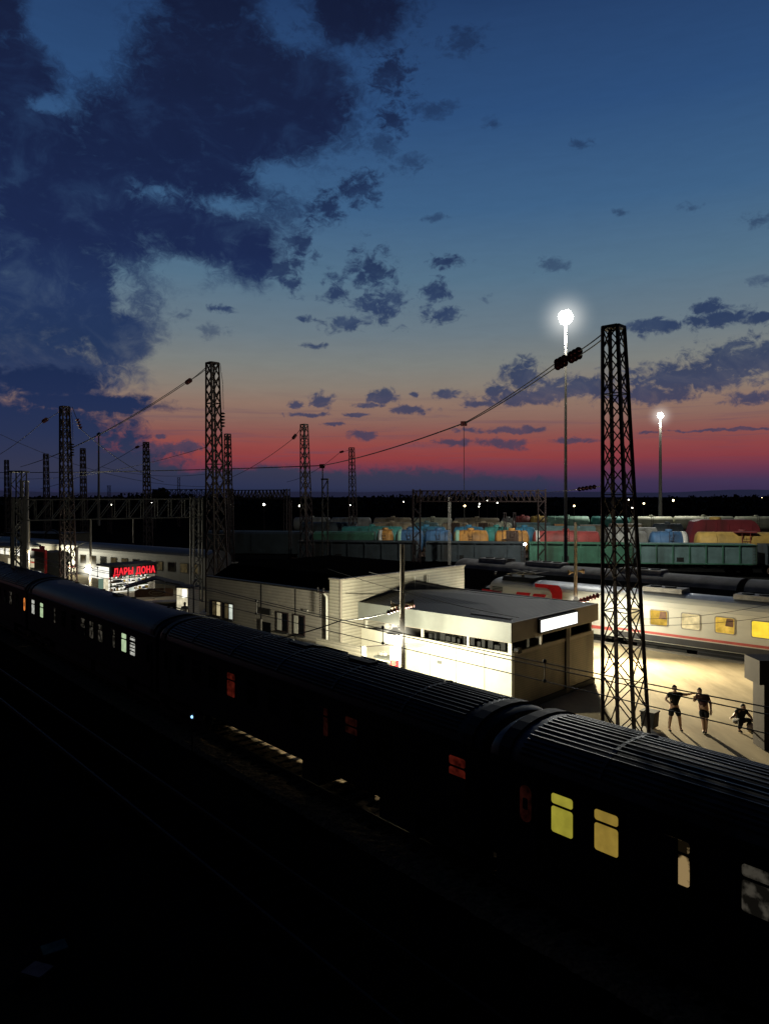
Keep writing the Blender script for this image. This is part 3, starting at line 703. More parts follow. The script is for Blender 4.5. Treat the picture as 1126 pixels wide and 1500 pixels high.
# red and white notice beside the lamp pole
def notice():
    p = at(577.5, 960, 32.6); t = thing('notice_board', 'white notice with emblem and red block beside the lamp pole', 'sign', (p.x,p.y,0), BROT+R(35))
    wd = .38; z1 = zat(944.5,32.6); z0 = zat(977,32.6)
    MB().box(-wd/2,wd/2,-.02,.02,z0-.1,z1).build('panel', M['panel_white'], t)
    MB().bar((-.1,.03,0),(-.1,.03,z0),.05).bar((.1,.03,0),(.1,.03,z0),.05).build('posts', M['steel_light'], t)
    rb = MB().box(-wd/2+.005,wd/2-.005,-.03,-.021,z0+.02,z0+.30).build('red_block', M['red_paint'], t)
    q = MB(); [q.box(-.13,.05+.03*(k%2),-.034,-.031,z0+.07+k*.055,z0+.09+k*.055) for k in range(4)]; q.build('text_lines', M['banner_cream'], rb)
    q = MB(); c = z0+.50
    for k in range(9):
        a0, a1 = R(200+k*17), R(217+k*17); q.bar((.12*math.cos(a0),-.025,c+.12*math.sin(a0)),(.12*math.cos(a1),-.025,c+.12*math.sin(a1)),.012,.03)
    q.bar((.02,-.025,c+.08),(.06,-.025,c-.05),.012,.035).build('emblem', M['banner_cream'], t)
notice()
# screen wall and white cabinet in the recess between the two buildings
def recess():
    o = Vector((-2.1,35.4,0)) + EY*(-1.2) + EX*.6
    t = thing('siding_screen', 'low siding clad screen wall between the two station buildings', 'wall', o, BROT)
    x1 = 2.05
    MB().box(-1.0,x1,0,.12,0,2.35).build('panel', M['siding'], t)
    MB().box(x1+.002,x1+.10,-.04,.16,0,2.42).build('end_post', M['trim_white'], t)
    MB().bar((x1+.05,.06,2.38),(x1+2.2,.5,2.75),.03).build('stay_rod', M['steel_dark'], t)
    p = at(560, 965, 33.6)
    t = thing('utility_cabinet', 'white utility cabinet in the lit recess beside the red notice', 'cabinet', (p.x,p.y,0), BROT)
    MB().box(-.45,.55,0,.5,.1,1.65).build('body', M['panel_white'], t); MB().box(-.5,.6,-.05,.55,1.652,1.72).build('lid', M['fascia'], t)
    MB().box(-.4,.02,-.02,-.002,.2,1.55).build('door', M['fascia'], t); MB().box(.08,.5,-.02,-.002,.2,1.55).build('door', M['fascia'], t)
    MB().box(-.5,.6,.0,.5,0,.098).build('plinth', M['steel_grey'], t)
    t2 = thing('bundle', 'pale crumpled bundle lying on top of the white utility cabinet', 'bundle', (p.x,p.y,1.722), BROT)
    MB().ball((-.25,.2,.09),.12,1.5,1,.75).ball((-.05,.22,.1),.12,1.2,1,.8).build('cloth', M['cloth_white'], t2)
recess()
# main building
BO = Vector((-2.1,35.4,0))
def main_building():
    t = thing('station_building', 'long beige siding station building with flat black roof', 'building', BO, BROT)
    W_, Dp = 11.3, 9.8
    def Sx(px): r = ray(px); return -((BO.x - r*BO.y)/(.731 + .682*r))
    def fz(px, py): s = -Sx(px); return zat(py, BO.y + .682*s)
    MB().box(-W_,-.75,0,.2,0,4.32).build('long_wall', M['siding_shaded'], t)
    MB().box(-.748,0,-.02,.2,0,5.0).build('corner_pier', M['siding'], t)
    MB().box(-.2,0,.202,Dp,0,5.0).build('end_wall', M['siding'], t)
    MB().box(-W_,-W_+.2,.202,Dp,0,4.32).build('far_end_wall', M['siding_shaded'], t)
    MB().box(-W_+.21,-.21,Dp-.2,Dp,0,5.0).build('back_wall', M['roof_black'], t)
    r = MB(); r.prism([(.21,4.2),(.21,4.30),(1.6,5.0),(Dp-.22,5.03),(Dp-.22,4.2)], -W_+.21, -.76); r.box(-.74,-.21,.21,Dp-.22,4.6,4.97)
    r.build('roof', M['roof_black'], t)
    MB().box(-W_-.05,-.76,-.06,.24,4.322,4.40).build('parapet_cap', M['steel_grey'], t)
    q = MB().box(-.78,.05,-.07,.24,5.002,5.07).box(-.24,.05,.242,Dp+.05,5.002,5.07); q.build('end_parapet_cap', M['fascia_dim'], t)
    MB().box(.002,.05,-.06,.06,0,5.0).build('corner_trim', M['fascia_dim'], t)
    def win(px0, py0, px1, py1, ms, split=True):
        x0, x1 = Sx(px0), Sx(px1); z1, z0 = fz(px0, py0), fz(px0, py1)
        fr = MB().box(x0-.06,x1+.06,-.06,-.002,z0-.06,z1+.06).build('window', M['steel_dark'], t)
        xm = (x0+x1)/2
        MB().box(x0,xm-.05,-.07,-.061,z0,z1).build('pane', M[ms[0]], fr); MB().box(xm+.05,x1,-.07,-.061,z0,z1).build('pane', M[ms[1]], fr)
        MB().box(x0-.1,x1+.1,-.14,-.002,z0-.14,z0-.065).build('sill', M['steel_grey'], t)
    win(313,880.5,324,900,('win_faint','win_warm')); win(331,884,342,905,('win_faint','win_cool'))
    win(407.5,897,422,922,('trim_white','glass_dark')); win(432,901,446,927,('trim_white','glass_dark'))
    x0, x1 = Sx(383), Sx(397)
    v = MB().box(x0,x1,-.08,-.002,fz(390,900),fz(390,891)).build('vent_grille', M['under'], t)
    d = MB().box(x0,x1,-.05,-.002,fz(390,928),fz(390,911)).build('dark_window', M['glass_dark'], t)
    MB().bar((Sx(385)-.05,-.06,fz(390,928)),(Sx(385)-.05,-.06,fz(390,908)),.08).build('jamb', M['steel_light'], d)
    MB().box(Sx(446),Sx(452),-.1,-.002,fz(449,896),fz(449,893)).build('wall_lamp', M['steel_light'], t)
    xp = Sx(482); q = MB().path([(xp-.2,-.15,4.3),(xp,-.16,4.15),(xp,-.16,3.9),(xp+.04,-.16,0)],.055,8); q.build('drainpipe', M['trim_white'], t)
    for px in (383,433): MB().box(Sx(px)-.02,Sx(px)+.02,-.02,-.001,0,4.3).build('siding_joint', M['under'], t)
    for yv in (5.4,6.35,6.5): MB().bar((.06,yv,3.7),(.06,yv,4.75),.04).build('vent_pipe', M['trim_white'], t)
    MB().bar((.1,.25,4.35),(.1,Dp-.3,3.35),.02).build('cable', M['wire'], t)
    # insulator strings on a bracket at the roof edge
    xi = Sx(479); br = MB().bar((xi-.35,-.35,4.38),(xi+.2,-.35,4.38),.06).bar((xi,-.35,4.38),(xi,.1,4.36),.05).build('bracket', M['steel_dark'], t)
    q = MB()
    for xx, z1, z0 in ((xi-.28,4.62,4.40),(xi+.12,4.62,4.40),(xi-.08,4.36,3.2)):
        z = z1
        while z > z0: q.lathe((xx,-.35,z-.08),[(0,0),(.10,.01),(.03,.06),(.03,.08)],8); z -= .11
    q.build('insulator_string', M['porcelain'], br)
main_building()

# ------------------------------------------------------------------ lamps
LAMP = (1,.95,.71)
def platform_lamp(px, py_lamp, Y, py_top, power, label, horn=None, arm=(-.12,-.25), X=None, head=.2, warm='lamp_warm', spot=None):
    X = ray(px)*Y if X is None else X; zt = zat(py_top, Y); zl = zat(py_lamp, Y)
    t = thing('platform_lamp', label, 'lamp post', (X,Y,0), 0, 'concrete lamp posts along the platform')
    MB().tube((0,0,0),(0,0,zt),.13,.085,10).build('post', M['concrete'], t)
    h = MB().bar((0,0,zl+.3),(arm[0],arm[1],zl+.28),.05).build('bracket', M['steel_grey'], t)
    hx, hy = arm
    lx, ly = (hx-.35, hy+.35) if head == .25 else (hx, hy)
    MB().lathe((hx,hy,zl),[(.07,.34),(.12,.26),(head*1.25,.10),(head*1.3,.06)],12).build('lamp_hood', M['steel_grey'], t)
    MB().ball((hx,hy,zl),head).build('lamp_globe', M[warm], t)
    lo_ = light('lamp_light', (lx,ly,zl-head-.12), power, LAMP, .12, t, spot)
    if spot: lo_.data.spot_blend = .12
    lamp_halo(t, (hx,hy,zl), head*4.2, 1.1/head, (1,.93,.72))
    if horn:
        for k, sx in enumerate((-1,1)):
            z = zat(horn, Y); MB().lathe((sx*.12,-.1,z+.08*k),[(.04,0),(.06,sx*.12),(.16,sx*.32),(.17,sx*.33)],12,'x').build('loudspeaker', M['banner_cream'], t)
    return t
platform_lamp(589, 930, 29.5, 797, 2700, 'concrete lamp post with blinding lamp in front of the white hall', horn=886, arm=(-.30,-.12), head=.25)
la = platform_lamp(842.5, 882, 43.5, 765, 4400, 'lamp post glaring just above the hall roof against the white train', horn=838, arm=(.0,-.1), head=.17)
platform_lamp(133, 833, 65, 762, 550, 'lamp post glowing left of the kiosk with red letters', head=.30, arm=(-.1,-.3))
platform_lamp(43, 806, 83, 760, 3600, 'farther lamp post glowing at the far left of the platform', head=.28, arm=(-.1,-.3), warm='lamp_amber')
def aimed(parent, loc, target, power, col, size, rad):
    o = light('lamp_beam', loc, power, col, rad, parent, size); d = Vector(target) - (Vector(parent.location) + Vector(loc))
    o.rotation_euler = d.to_track_quat('-Z','Y').to_euler(); o.data.spot_blend = 1
aimed(la, (.05,-.35,zat(882,43.5)-.15), (19,24,.6), 36000, (1,.85,.54), 98, .12)

def mast(px, py_lamp, Y, power, label, lit=True, r=.16):
    X = ray(px)*Y; z = zat(py_lamp, Y); t = thing('floodlight_mast', label, 'light mast', (X,Y,-.4))
    MB().tube((0,0,0),(0,0,z+.4),r*1.25,r*.6,12).build('pole', M['steel_light'], t)
    c = MB(); c.lathe((0,0,z-.05),[(.62,0),(.70,.05),(.70,.12),(.62,.16),(.62,0)],20)
    for k in range(4): a = k*math.pi/2; c.bar((0,0,z),(.62*math.cos(a),.62*math.sin(a),z),.06)
    cr = c.build('crown_ring', M['steel_grey'], t)
    for k in range(10):
        a = k*math.pi/5 + .3; hh = 1-2*(k+.5)/10; a = k*2.4; rr = .36*math.sqrt(1-hh*hh); zz = z-.05+.36*hh; x, y = rr*math.cos(a), rr*math.sin(a)
        if not lit and k % 2: continue
        hd = MB().lathe((x*.8,y*.8,zz),[(.05,.36),(.12,.32),(.20,.16),(.22,.14)],10).build('floodlight', M['steel_grey'], cr)
        MB().ball((x,y,zz),.42 if lit else .28,1,1,1).build('lens', M['lamp_white'] if lit else M['glass_dark'], cr)
    if lit:
        lamp_halo(t, (0,0,z-.15), 4.0 if Y < 100 else 4.6, .36 if Y < 100 else .25, (1,.97,.88))
        o = light('mast_light', (0,-.0,z-1.3), power*.85, (1,.98,.86), .6, t, 128); o.data.spot_blend = 1
        d = Vector((30,105,0)) - Vector((X,Y,z)) if Y < 100 else Vector((40,170,0)) - Vector((X,Y,z)); o.rotation_euler = d.to_track_quat('-Z','Y').to_euler()
        light('mast_spill', (0,0,z-1.6), power*.26, (1,.98,.86), .6, t)
mast(828, 458, 75, 36000, 'tall floodlight mast with dazzling white crown left of the big lattice tower')
mast(966.5, 606, 190, 90000, 'distant lit floodlight mast right of the big lattice tower', r=.42)
mast(145, 634, 230, 0, 'unlit floodlight mast standing among the lattice towers at left', lit=False, r=.35)

# ------------------------------------------------------------------ lattice towers
def tower(px_left, py_top, Y, label, wt=.8, wb=1.75, npan=14, leg=.11, br=.045, deco=False, group='lattice masts carrying the cross span cables'):
    zt = zat(py_top, Y); Xl = ray(px_left)*Y
    t = thing('lattice_tower', label, 'lattice tower', (Xl + wb/2, Y, 0), 0, group)
    cos45 = math.sqrt(.5)
    dirs = [Vector((-1,0,0)), Vector((.035,-1,0)).normalized(), Vector((1,.035,0)).normalized(), Vector((-.035,1,0))]
    def corner(k, f):
        h = (wb + (wt-wb)*f)/2; c = Vector((-(wb/2-h),0,0)); p = c + dirs[k]*h; return Vector((p.x,p.y,zt*f))
    for k in range(4): MB().bar(corner(k,0), corner(k,1), leg).build('leg', M['steel_dark'], t)
    b = MB(); fs = [0]; x = 0; step = 1.28
    for i in range(npan): x += step; step *= .965; fs.append(x)
    fs = [f/fs[-1] for f in fs]
    for i in range(npan):
        for k in range(4):
            k2 = (k+1) % 4; b.bar(corner(k,fs[i]), corner(k2,fs[i+1]), br); b.bar(corner(k2,fs[i]), corner(k,fs[i+1]), br)
            if i % 4 == 0: b.bar(corner(k,fs[i]), corner(k2,fs[i]), br)
    b.build('bracing', M['steel_dark'], t)
    cp = MB()
    for k in range(4): cp.bar(corner(k,1), corner((k+1)%4,1), leg*1.2, .12)
    cp.bar(corner(0,1), corner(2,1), .1); cp.build('top_frame', M['steel_dark'], t)
    MB().box(-.75*wb,.75*wb,-.75*wb,.75*wb,0.01,.25).build('footing', M['concrete'], t)
    if deco:
        q = MB(); c = corner(2,.8); 
        for k in range(5): q.ball((c.x+.15,c.y-.1,c.z-.3*k*.8),.16,1.3,.7,.5)
        q.path([corner(2,1)+Vector((.1,0,0)), corner(2,.92)+Vector((.25,0,0)), c+Vector((.2,0,.3))],.02); q.build('cable_insulators', M['porcelain'], t)
    return Vector((Xl + wt/2, Y, zt))
TW = {}
TW[1] = tower(882, 480, 27, 'big near lattice tower rising from the platform at right, the largest of all', .80, 1.72, 15, .11, .036)
TW[2] = tower(302, 532, 56, 'tall lattice tower left of centre behind the station building roof', .95, 1.75, 15, .12, .06, True)
TW[3] = tower(440, 622, 84, 'lattice tower against the red sky right of the tall left of centre tower', .85, 1.6, 14, .12, .06)
TW[4] = tower(511, 656, 125, 'small distant lattice tower nearest the middle of the picture', .9, 1.6, 13, .13, .07)
TW[5] = tower(329, 636, 97, 'lattice tower half hidden right behind the tall left of centre tower', .8, 1.3, 13, .12, .06)
TW[6] = tower(88, 596, 67, 'lattice tower at left with cables running off both its sides', .85, 1.6, 14, .12, .06, True)
TW[7] = tower(210, 648, 112, 'lattice tower between the unlit mast and the tall left of centre tower', .85, 1.5, 13, .13, .07)
TW[8] = tower(118, 657, 127, 'thin distant lattice tower just left of the unlit light mast', .85, 1.4, 12, .13, .07)
TW[9] = tower(64, 665, 144, 'thin distant lattice tower left of the tower with two cables', .95, 1.5, 12, .14, .07)
TW[10] = tower(7, 674, 170, 'faint distant lattice tower at the extreme left', .95, 1.5, 12, .15, .08)

# ------------------------------------------------------------------ cables
def sagline(p, q, sag, n=14):
    p, q = Vector(p), Vector(q); return [p.lerp(q, k/n) - Vector((0,0,4*sag*(k/n)*(1-k/n))) for k in range(n+1)]
def disc_string(m, p, q, n, r, r2=None):
    p, q = Vector(p), Vector(q); d = (q-p).normalized()
    for k in range(n):
        c = p.lerp(q, (k+.5)/n); m.tube(c - d*r*.35, c + d*r*.35, r, (r2 or r)*.45, 10)
    m.tube(p, q, r*.28, None, 6)
def cable(label, paths, r, cat='cable', ins=(), group=None, m='wire'):
    mb_ = MB()
    for p in paths: mb_.path(p, r)
    o = mb_.build('overhead_cable', M[m]); o0 = Vector(paths[0][0]); tag(o, label, cat, group)
    for p, q, n, rr in ins:
        im = MB(); disc_string(im, p, q, n, rr); im.build('insulator', M['insulator'], o)
    return o
a1 = at(882,489,27); a2 = at(882,497,27.2); i1 = at(849,517,29.2); i2 = at(813,536,31.6); h1 = at(679,620,38.7); h2 = at(472,682,62); e0 = at(-40,692,88)
up1, up2 = i1 + Vector((0,0,.10)), i1 - Vector((0,0,.08)); dn1, dn2 = i2 + Vector((0,0,.10)), i2 - Vector((0,0,.08))
ins_mid1, ins_mid2 = i1.lerp(i2,.5)+Vector((0,0,.12)), i1.lerp(i2,.5)-Vector((0,0,.12))
c1 = cable('double cable with dark red insulators slanting down from the big near tower', [sagline(a1,up1,.02), sagline(a2,up2,.02), sagline(dn1,h1,.10), sagline(dn2,h1-Vector((0,0,.05)),.10), sagline(h1,h2,.22), sagline(h2,e0,.2)], .024)
im = MB(); disc_string(im, up1, up1.lerp(dn1,.44), 3, .175); disc_string(im, up1.lerp(dn1,.56), dn1, 3, .175); im.build('insulator', M['insulator'], c1)
im = MB(); disc_string(im, up2, up2.lerp(dn2,.44), 3, .165); disc_string(im, up2.lerp(dn2,.56), dn2, 3, .165); im.build('insulator', M['insulator'], c1)
im = MB(); im.path(sagline(h1,h2,.22),.036); im.path(sagline(h2,e0,.2),.045); im.build('thick_span', M['wire'], c1)
q = MB().box(h1.x-.16,h1.x+.16,h1.y-.1,h1.y+.1,h1.z-.14,h1.z+.10).box(h2.x-.22,h2.x+.22,h2.y-.15,h2.y+.15,h2.z-.22,h2.z+.12); q.build('clamp', M['insulator'], c1)
cable('thin vertical hanger dropping from the slanting double cable', [[h1-Vector((0,0,.14)), at(679.5,700,38.7), at(680,782,38.7)]], .017)
def span(label, t, pxi, pyi, pxe, pye, Yi, Ye, r=.022, double=False):
    p = t - Vector((.3,0,.3)); i = at(pxi,pyi,Yi); e = at(pxe,pye,Ye); d = (i-p).normalized()
    paths = [sagline(p, i-d*.45, .05), sagline(i+d*.45, e, .8 if Ye > 60 else .3)]
    if double: paths.append([x + Vector((0,0,.16*(1-k/14))) for k, x in enumerate(sagline(p, i-d*.45,.05))]); paths.append([x + Vector((0,0,.14*(1-k/14))) for k, x in enumerate(sagline(i+d*.45, e,.8))])
    cable(label, paths, r, ins=[(i-d*.5, i+d*.5, 4, .2)])
span('cable with insulator running down left from the tall left of centre tower', TW[2], 276, 559, 30, 684, 60, 88, .028, True)
span('cable with insulator running off left from the leftmost big tower', TW[6], 66, 616, -60, 690, 70, 90, .028)
t6r = TW[6] + Vector((.7,0,0)); i = at(116,621,67.5); e = at(240,706,78); d = (i-t6r).normalized()
cable('cable with insulator running down right from the tower with two cables', [sagline(t6r,i-d*.5,.03), sagline(i+d*.5,e,.6)], .028, ins=[(i-d*.5,i+d*.5,4,.22)])
span('cable with insulator hanging left of the tower against the red sky', TW[3], 431, 640, 300, 712, 86, 100, .03)
span('cable with insulator hanging left of the small distant middle tower', TW[4], 500, 662, 420, 706, 127, 140, .035)
span('cable with insulator from the tower left of the tall one', TW[7], 201, 655, 60, 716, 114, 128, .035)
cable('long faint cable crossing behind the left towers', [sagline(at(0,636,100), at(330,712,120), 2.2)], .03)
cable('faint cable rising from the lower left to the tall tower', [sagline(at(0,700,90), at(302,655,62), 1.0)], .022)
cable('faint sagging cable between the left towers near the horizon', [sagline(at(150,684,110), at(330,690,100), 1.0)], .025)
# near contact wires
TM = T0 + TY*1.5
def tw(s, z): p = TM - TX*s; return Vector((p.x,p.y,z))
cable('upper suspension wire above the foreground train roof', [sagline(tw(-8,5.05),tw(20,5.05),.18,20), sagline(tw(20,5.05),tw(66,5.1),.3,20)], .014, 'wire', group='overhead wires above the foreground train')
cable('middle suspension wire above the foreground train roof', [sagline(tw(-8,4.85),tw(20,4.95),.12,20), sagline(tw(20,4.95),tw(66,5.0),.3,20)], .014, 'wire', group='overhead wires above the foreground train')
cw = cable('lowest wire strung straight above the foreground train roof', [[tw(s,4.42) for s in (-10,0,10,20,40,66)]], .013, 'wire', group='overhead wires above the foreground train')
dm = MB()
for s in (8.85, 2.6, 16.5, 25, 34): dm.path([tw(s,4.43),tw(s,4.93)],.014); dm.ball(tuple(tw(s,4.93)),.05); dm.ball(tuple(tw(s,4.43)),.05)
dm.build('dropper', M['wire'], cw)
pk = at(606,886,30.0); pl_ = at(566,898,29)
cable('stay wire with black insulator fixed to the lamp post before the hall', [[pk,pl_], sagline(pl_, at(499,909,26),.05), sagline(at(499,909,26), at(405,936,24.6),.05)], .02, 'wire', ins=[(pk, at(592,889.5,29.8), 4, .10),(at(583,892,29.5),pl_,4,.10)])
pj = at(876,872,41); pl_ = at(847,881,42)
cable('short stay wire with black insulator beside the lamp behind the hall', [[at(882,870,40.5), pj],[pl_, at(700,868,46)]], .02, 'wire', ins=[(pj,pl_,6,.16)])
cable('short stay wire with insulator reaching left from the big near tower', [[at(884,712,27),at(873,713,27.6)],[at(845,717,29),at(795,722,84)]], .018, 'wire', ins=[(at(872,713,27.6),at(845,717,29),5,.09)])
cable('thin wire crossing in front of the end wall of the long building', [sagline(at(480,833,30), at(760,905,26),.15), sagline(at(540,838,33), at(860,880,36),.3)], .011, 'wire')
cable('thin wires running across the side of the white coach', [sagline(at(880,905,33), at(1150,880,30),.3), sagline(at(890,915,33), at(1150,900,31),.2)], .010, 'wire')

# ------------------------------------------------------------------ gantries
def lattice_post(m, x, y, z0, z1, w=.5, b=.07):
    for a, c in ((-1,-1),(1,-1),(1,1),(-1,1)): m.bar((x+a*w/2,y+c*w/2,z0),(x+a*w/2,y+c*w/2,z1),b)
    z = z0
    k = 0
    while z < z1-.6:
        s = 1 if k % 2 else -1
        m.bar((x-s*w/2,y-w/2,z),(x+s*w/2,y-w/2,min(z+.9,z1)),b*.6); m.bar((x-s*w/2,y+w/2,z),(x+s*w/2,y+w/2,min(z+.9,z1)),b*.6); z += .9; k += 1
def gantry(A, B_, zt, zb, label, mt, n, wid=.7, b=.09, posts=(1,1), base=-.4, pw=.5, peaks=()):
    A, B_ = Vector(A), Vector(B_); d = B_-A; Ln = d.length; t = thing('portal_gantry', label, 'gantry', (A.x,A.y,base), math.atan2(d.y,d.x), None)
    zt -= base; zb -= base; m = MB()
    for y in (-wid/2, wid/2):
        m.bar((-.3,y,zt),(Ln+.3,y,zt),b); m.bar((0,y,zb),(Ln,y,zb),b)
        for k in range(n):
            x0, x1 = Ln*k/n, Ln*(k+1)/n
            m.bar((x0,y,zb),(x1,y,zt),b*.6) if k < n//2 or peaks == 'same' else m.bar((x0,y,zt),(x1,y,zb),b*.6)
            m.bar((x0,y,zb),(x0,y,zt),b*.6)
    for k in range(0,n+1,2): m.bar((Ln*k/n,-wid/2,zt),(Ln*k/n,wid/2,zt),b*.6)
    m.build('truss_beam', M[mt], t)
    for i, x in enumerate((0,Ln)):
        if posts[i]: q = MB(); lattice_post(q, x, 0, 0, zt+.2, pw, .12); q.build('post', M[mt], t)
    return t
g1 = gantry((-27.2,55,0),(-16.0,63,0), 8.75, 7.2, 'grey portal gantry spanning above the platform at left', 'steel_grey', 12, base=0, pw=.75, peaks='same')
for px_ in (133, 200): 
    f_ = (px_-28)/(290-28)*.93; q = MB().bar((13.8*f_,0,7.2),(13.8*f_,0,5.2),.07); q.build('hanger', M['steel_light'], g1)
gantry(at(610,0,84)*Vector((1,1,0)) if False else (ray(610)*84,84,0),(ray(793)*82,82,0), zat(719,83), zat(734.5,83), 'dark portal gantry with long truss over the freight wagons', 'steel_dark', 22, pw=.8, b=.13)
gantry((ray(338)*150,150,0),(ray(420)*138,138,0), zat(718,144), zat(731,144), 'dim distant gantry truss beside the tall left of centre tower', 'steel_dark', 16, b=.16, pw=.8)
gantry((ray(225)*210,210,0),(ray(338)*200,200,0), zat(717,205), zat(727,205), 'faint distant gantry truss in the left background', 'steel_dark', 16, b=.2, pw=.9)
def pylon(px, py_top, Y, label, w=.45, m='steel_grey', name='catenary_post', z0=-.4):
    t = thing(name, label, 'post', (ray(px)*Y,Y,z0)); q = MB(); lattice_post(q, 0,0,0, zat(py_top,Y)-z0, w, .08); q.build('lattice_shaft', M[m], t)
    q = MB().box(-w*.7,w*.7,-w*.7,w*.7,zat(py_top,Y)-z0,zat(py_top,Y)-z0+.12).build('cap', M[m], t); return t
p_ = pylon(476, 703, 62, 'grey lattice post with hanging link under the thick cable'); MB().tube((-.2,0,zat(703,62)+.4),(-.2,0,h2.z+.4-.2),.05).build('link_rod', M['wire'], p_)
pylon(36, 706, 60, 'pale double lattice post at far left beside the gantry', .42, 'steel_light', z0=0)
pylon(28, 692, 57, 'tall lattice post at the left end of the gantry', .8, 'steel_grey', z0=0)
pylon(425, 735, 95, 'dim thin post with arm left of the grey lattice post', .3, 'steel_dark')
pylon(658, 730, 88, 'pale short post standing among the orange tank wagons', .22, 'steel_light')
pylon(739, 752, 106, 'dark thin post between the tank wagons in the yard', .3, 'steel_dark')
pylon(753, 752, 106, 'second dark thin post right of a similar one in the yard', .3, 'steel_dark')
pylon(262, 700, 220, 'distant thin dark post left of the tall left of centre tower', .6, 'steel_dark')
pylon(160, 712, 190, 'distant short dark post right of the unlit mast', .6, 'steel_dark')

# ------------------------------------------------------------------ yard lights
for px, py, Y, s, mt, lab in ((222,737,180,.34,'lamp_white','small white yard lamp shining left of the tall tower'),(75,744,170,.18,'lamp_yard','faint yard lamp at far left under the gantry'),(164,739,180,.2,'lamp_yard','small yard lamp right of the unlit mast'),(281,741,200,.15,'lamp_yard','tiny yard lamp near the gantry end'),
        (338,738,200,.22,'lamp_yard','small yard lamp right of the tall tower foot'),(387,739,190,.40,'lamp_yard','brightest yellowish yard lamp left of the middle'),(439,741,190,.32,'lamp_yard','yard lamp at the foot of the red sky tower'),(513,740,220,.18,'lamp_yard','tiny yard lamp near the small middle tower'),
        (591,735,260,.2,'lamp_yard','tiny yard lamp above the woodland left of the gantry'),(680,741,130,.26,'lamp_amber','amber yard lamp under the gantry truss'),(702,738,230,.25,'lamp_yard','left one of a pair of close yard lamps'),(701,742,200,.2,'lamp_yard','lower one of a pair of close yard lamps'),(713,733.5,260,.22,'lamp_yard','high small yard lamp right of a close pair'),(728,736.5,230,.25,'lamp_yard','yard lamp near the right half of the gantry'),
        (840,741,160,.28,'lamp_amber','amber yard lamp beside the bright mast pole'),(920,732,260,.25,'lamp_yard','small yard lamp seen through the big tower'),(942,737.5,240,.40,'lamp_amber','amber yard lamp just right of the big tower'),(985,733,260,.5,'lamp_amber','soft amber yard lamp right of the distant mast'),(925,744,200,.2,'lamp_yard','low small yard lamp behind the big tower'),
        (768,797,86.5,.22,'lamp_white','bright small floodlight on the dark gondola wagon end'),(1115,729,900,.5,'lamp_amber','tiny faint lamp on the far hills at right'),(10,801,95,.25,'lamp_white','platform light at the left edge')):
    X = ray(px)*Y; z = zat(py,Y); base = -.4 if Y < 330 else -.9; t = thing('yard_lamp', lab, 'lamp', (X,Y,base), 0, 'small lamps scattered over the rail yard')
    MB().tube((0,0,0),(0,0,z-base+.1),.07,.05,6).build('pole', M['steel_dark'], t)
    MB().ball((0,-.25,z-base),s*.72).build('globe', M[mt], t)

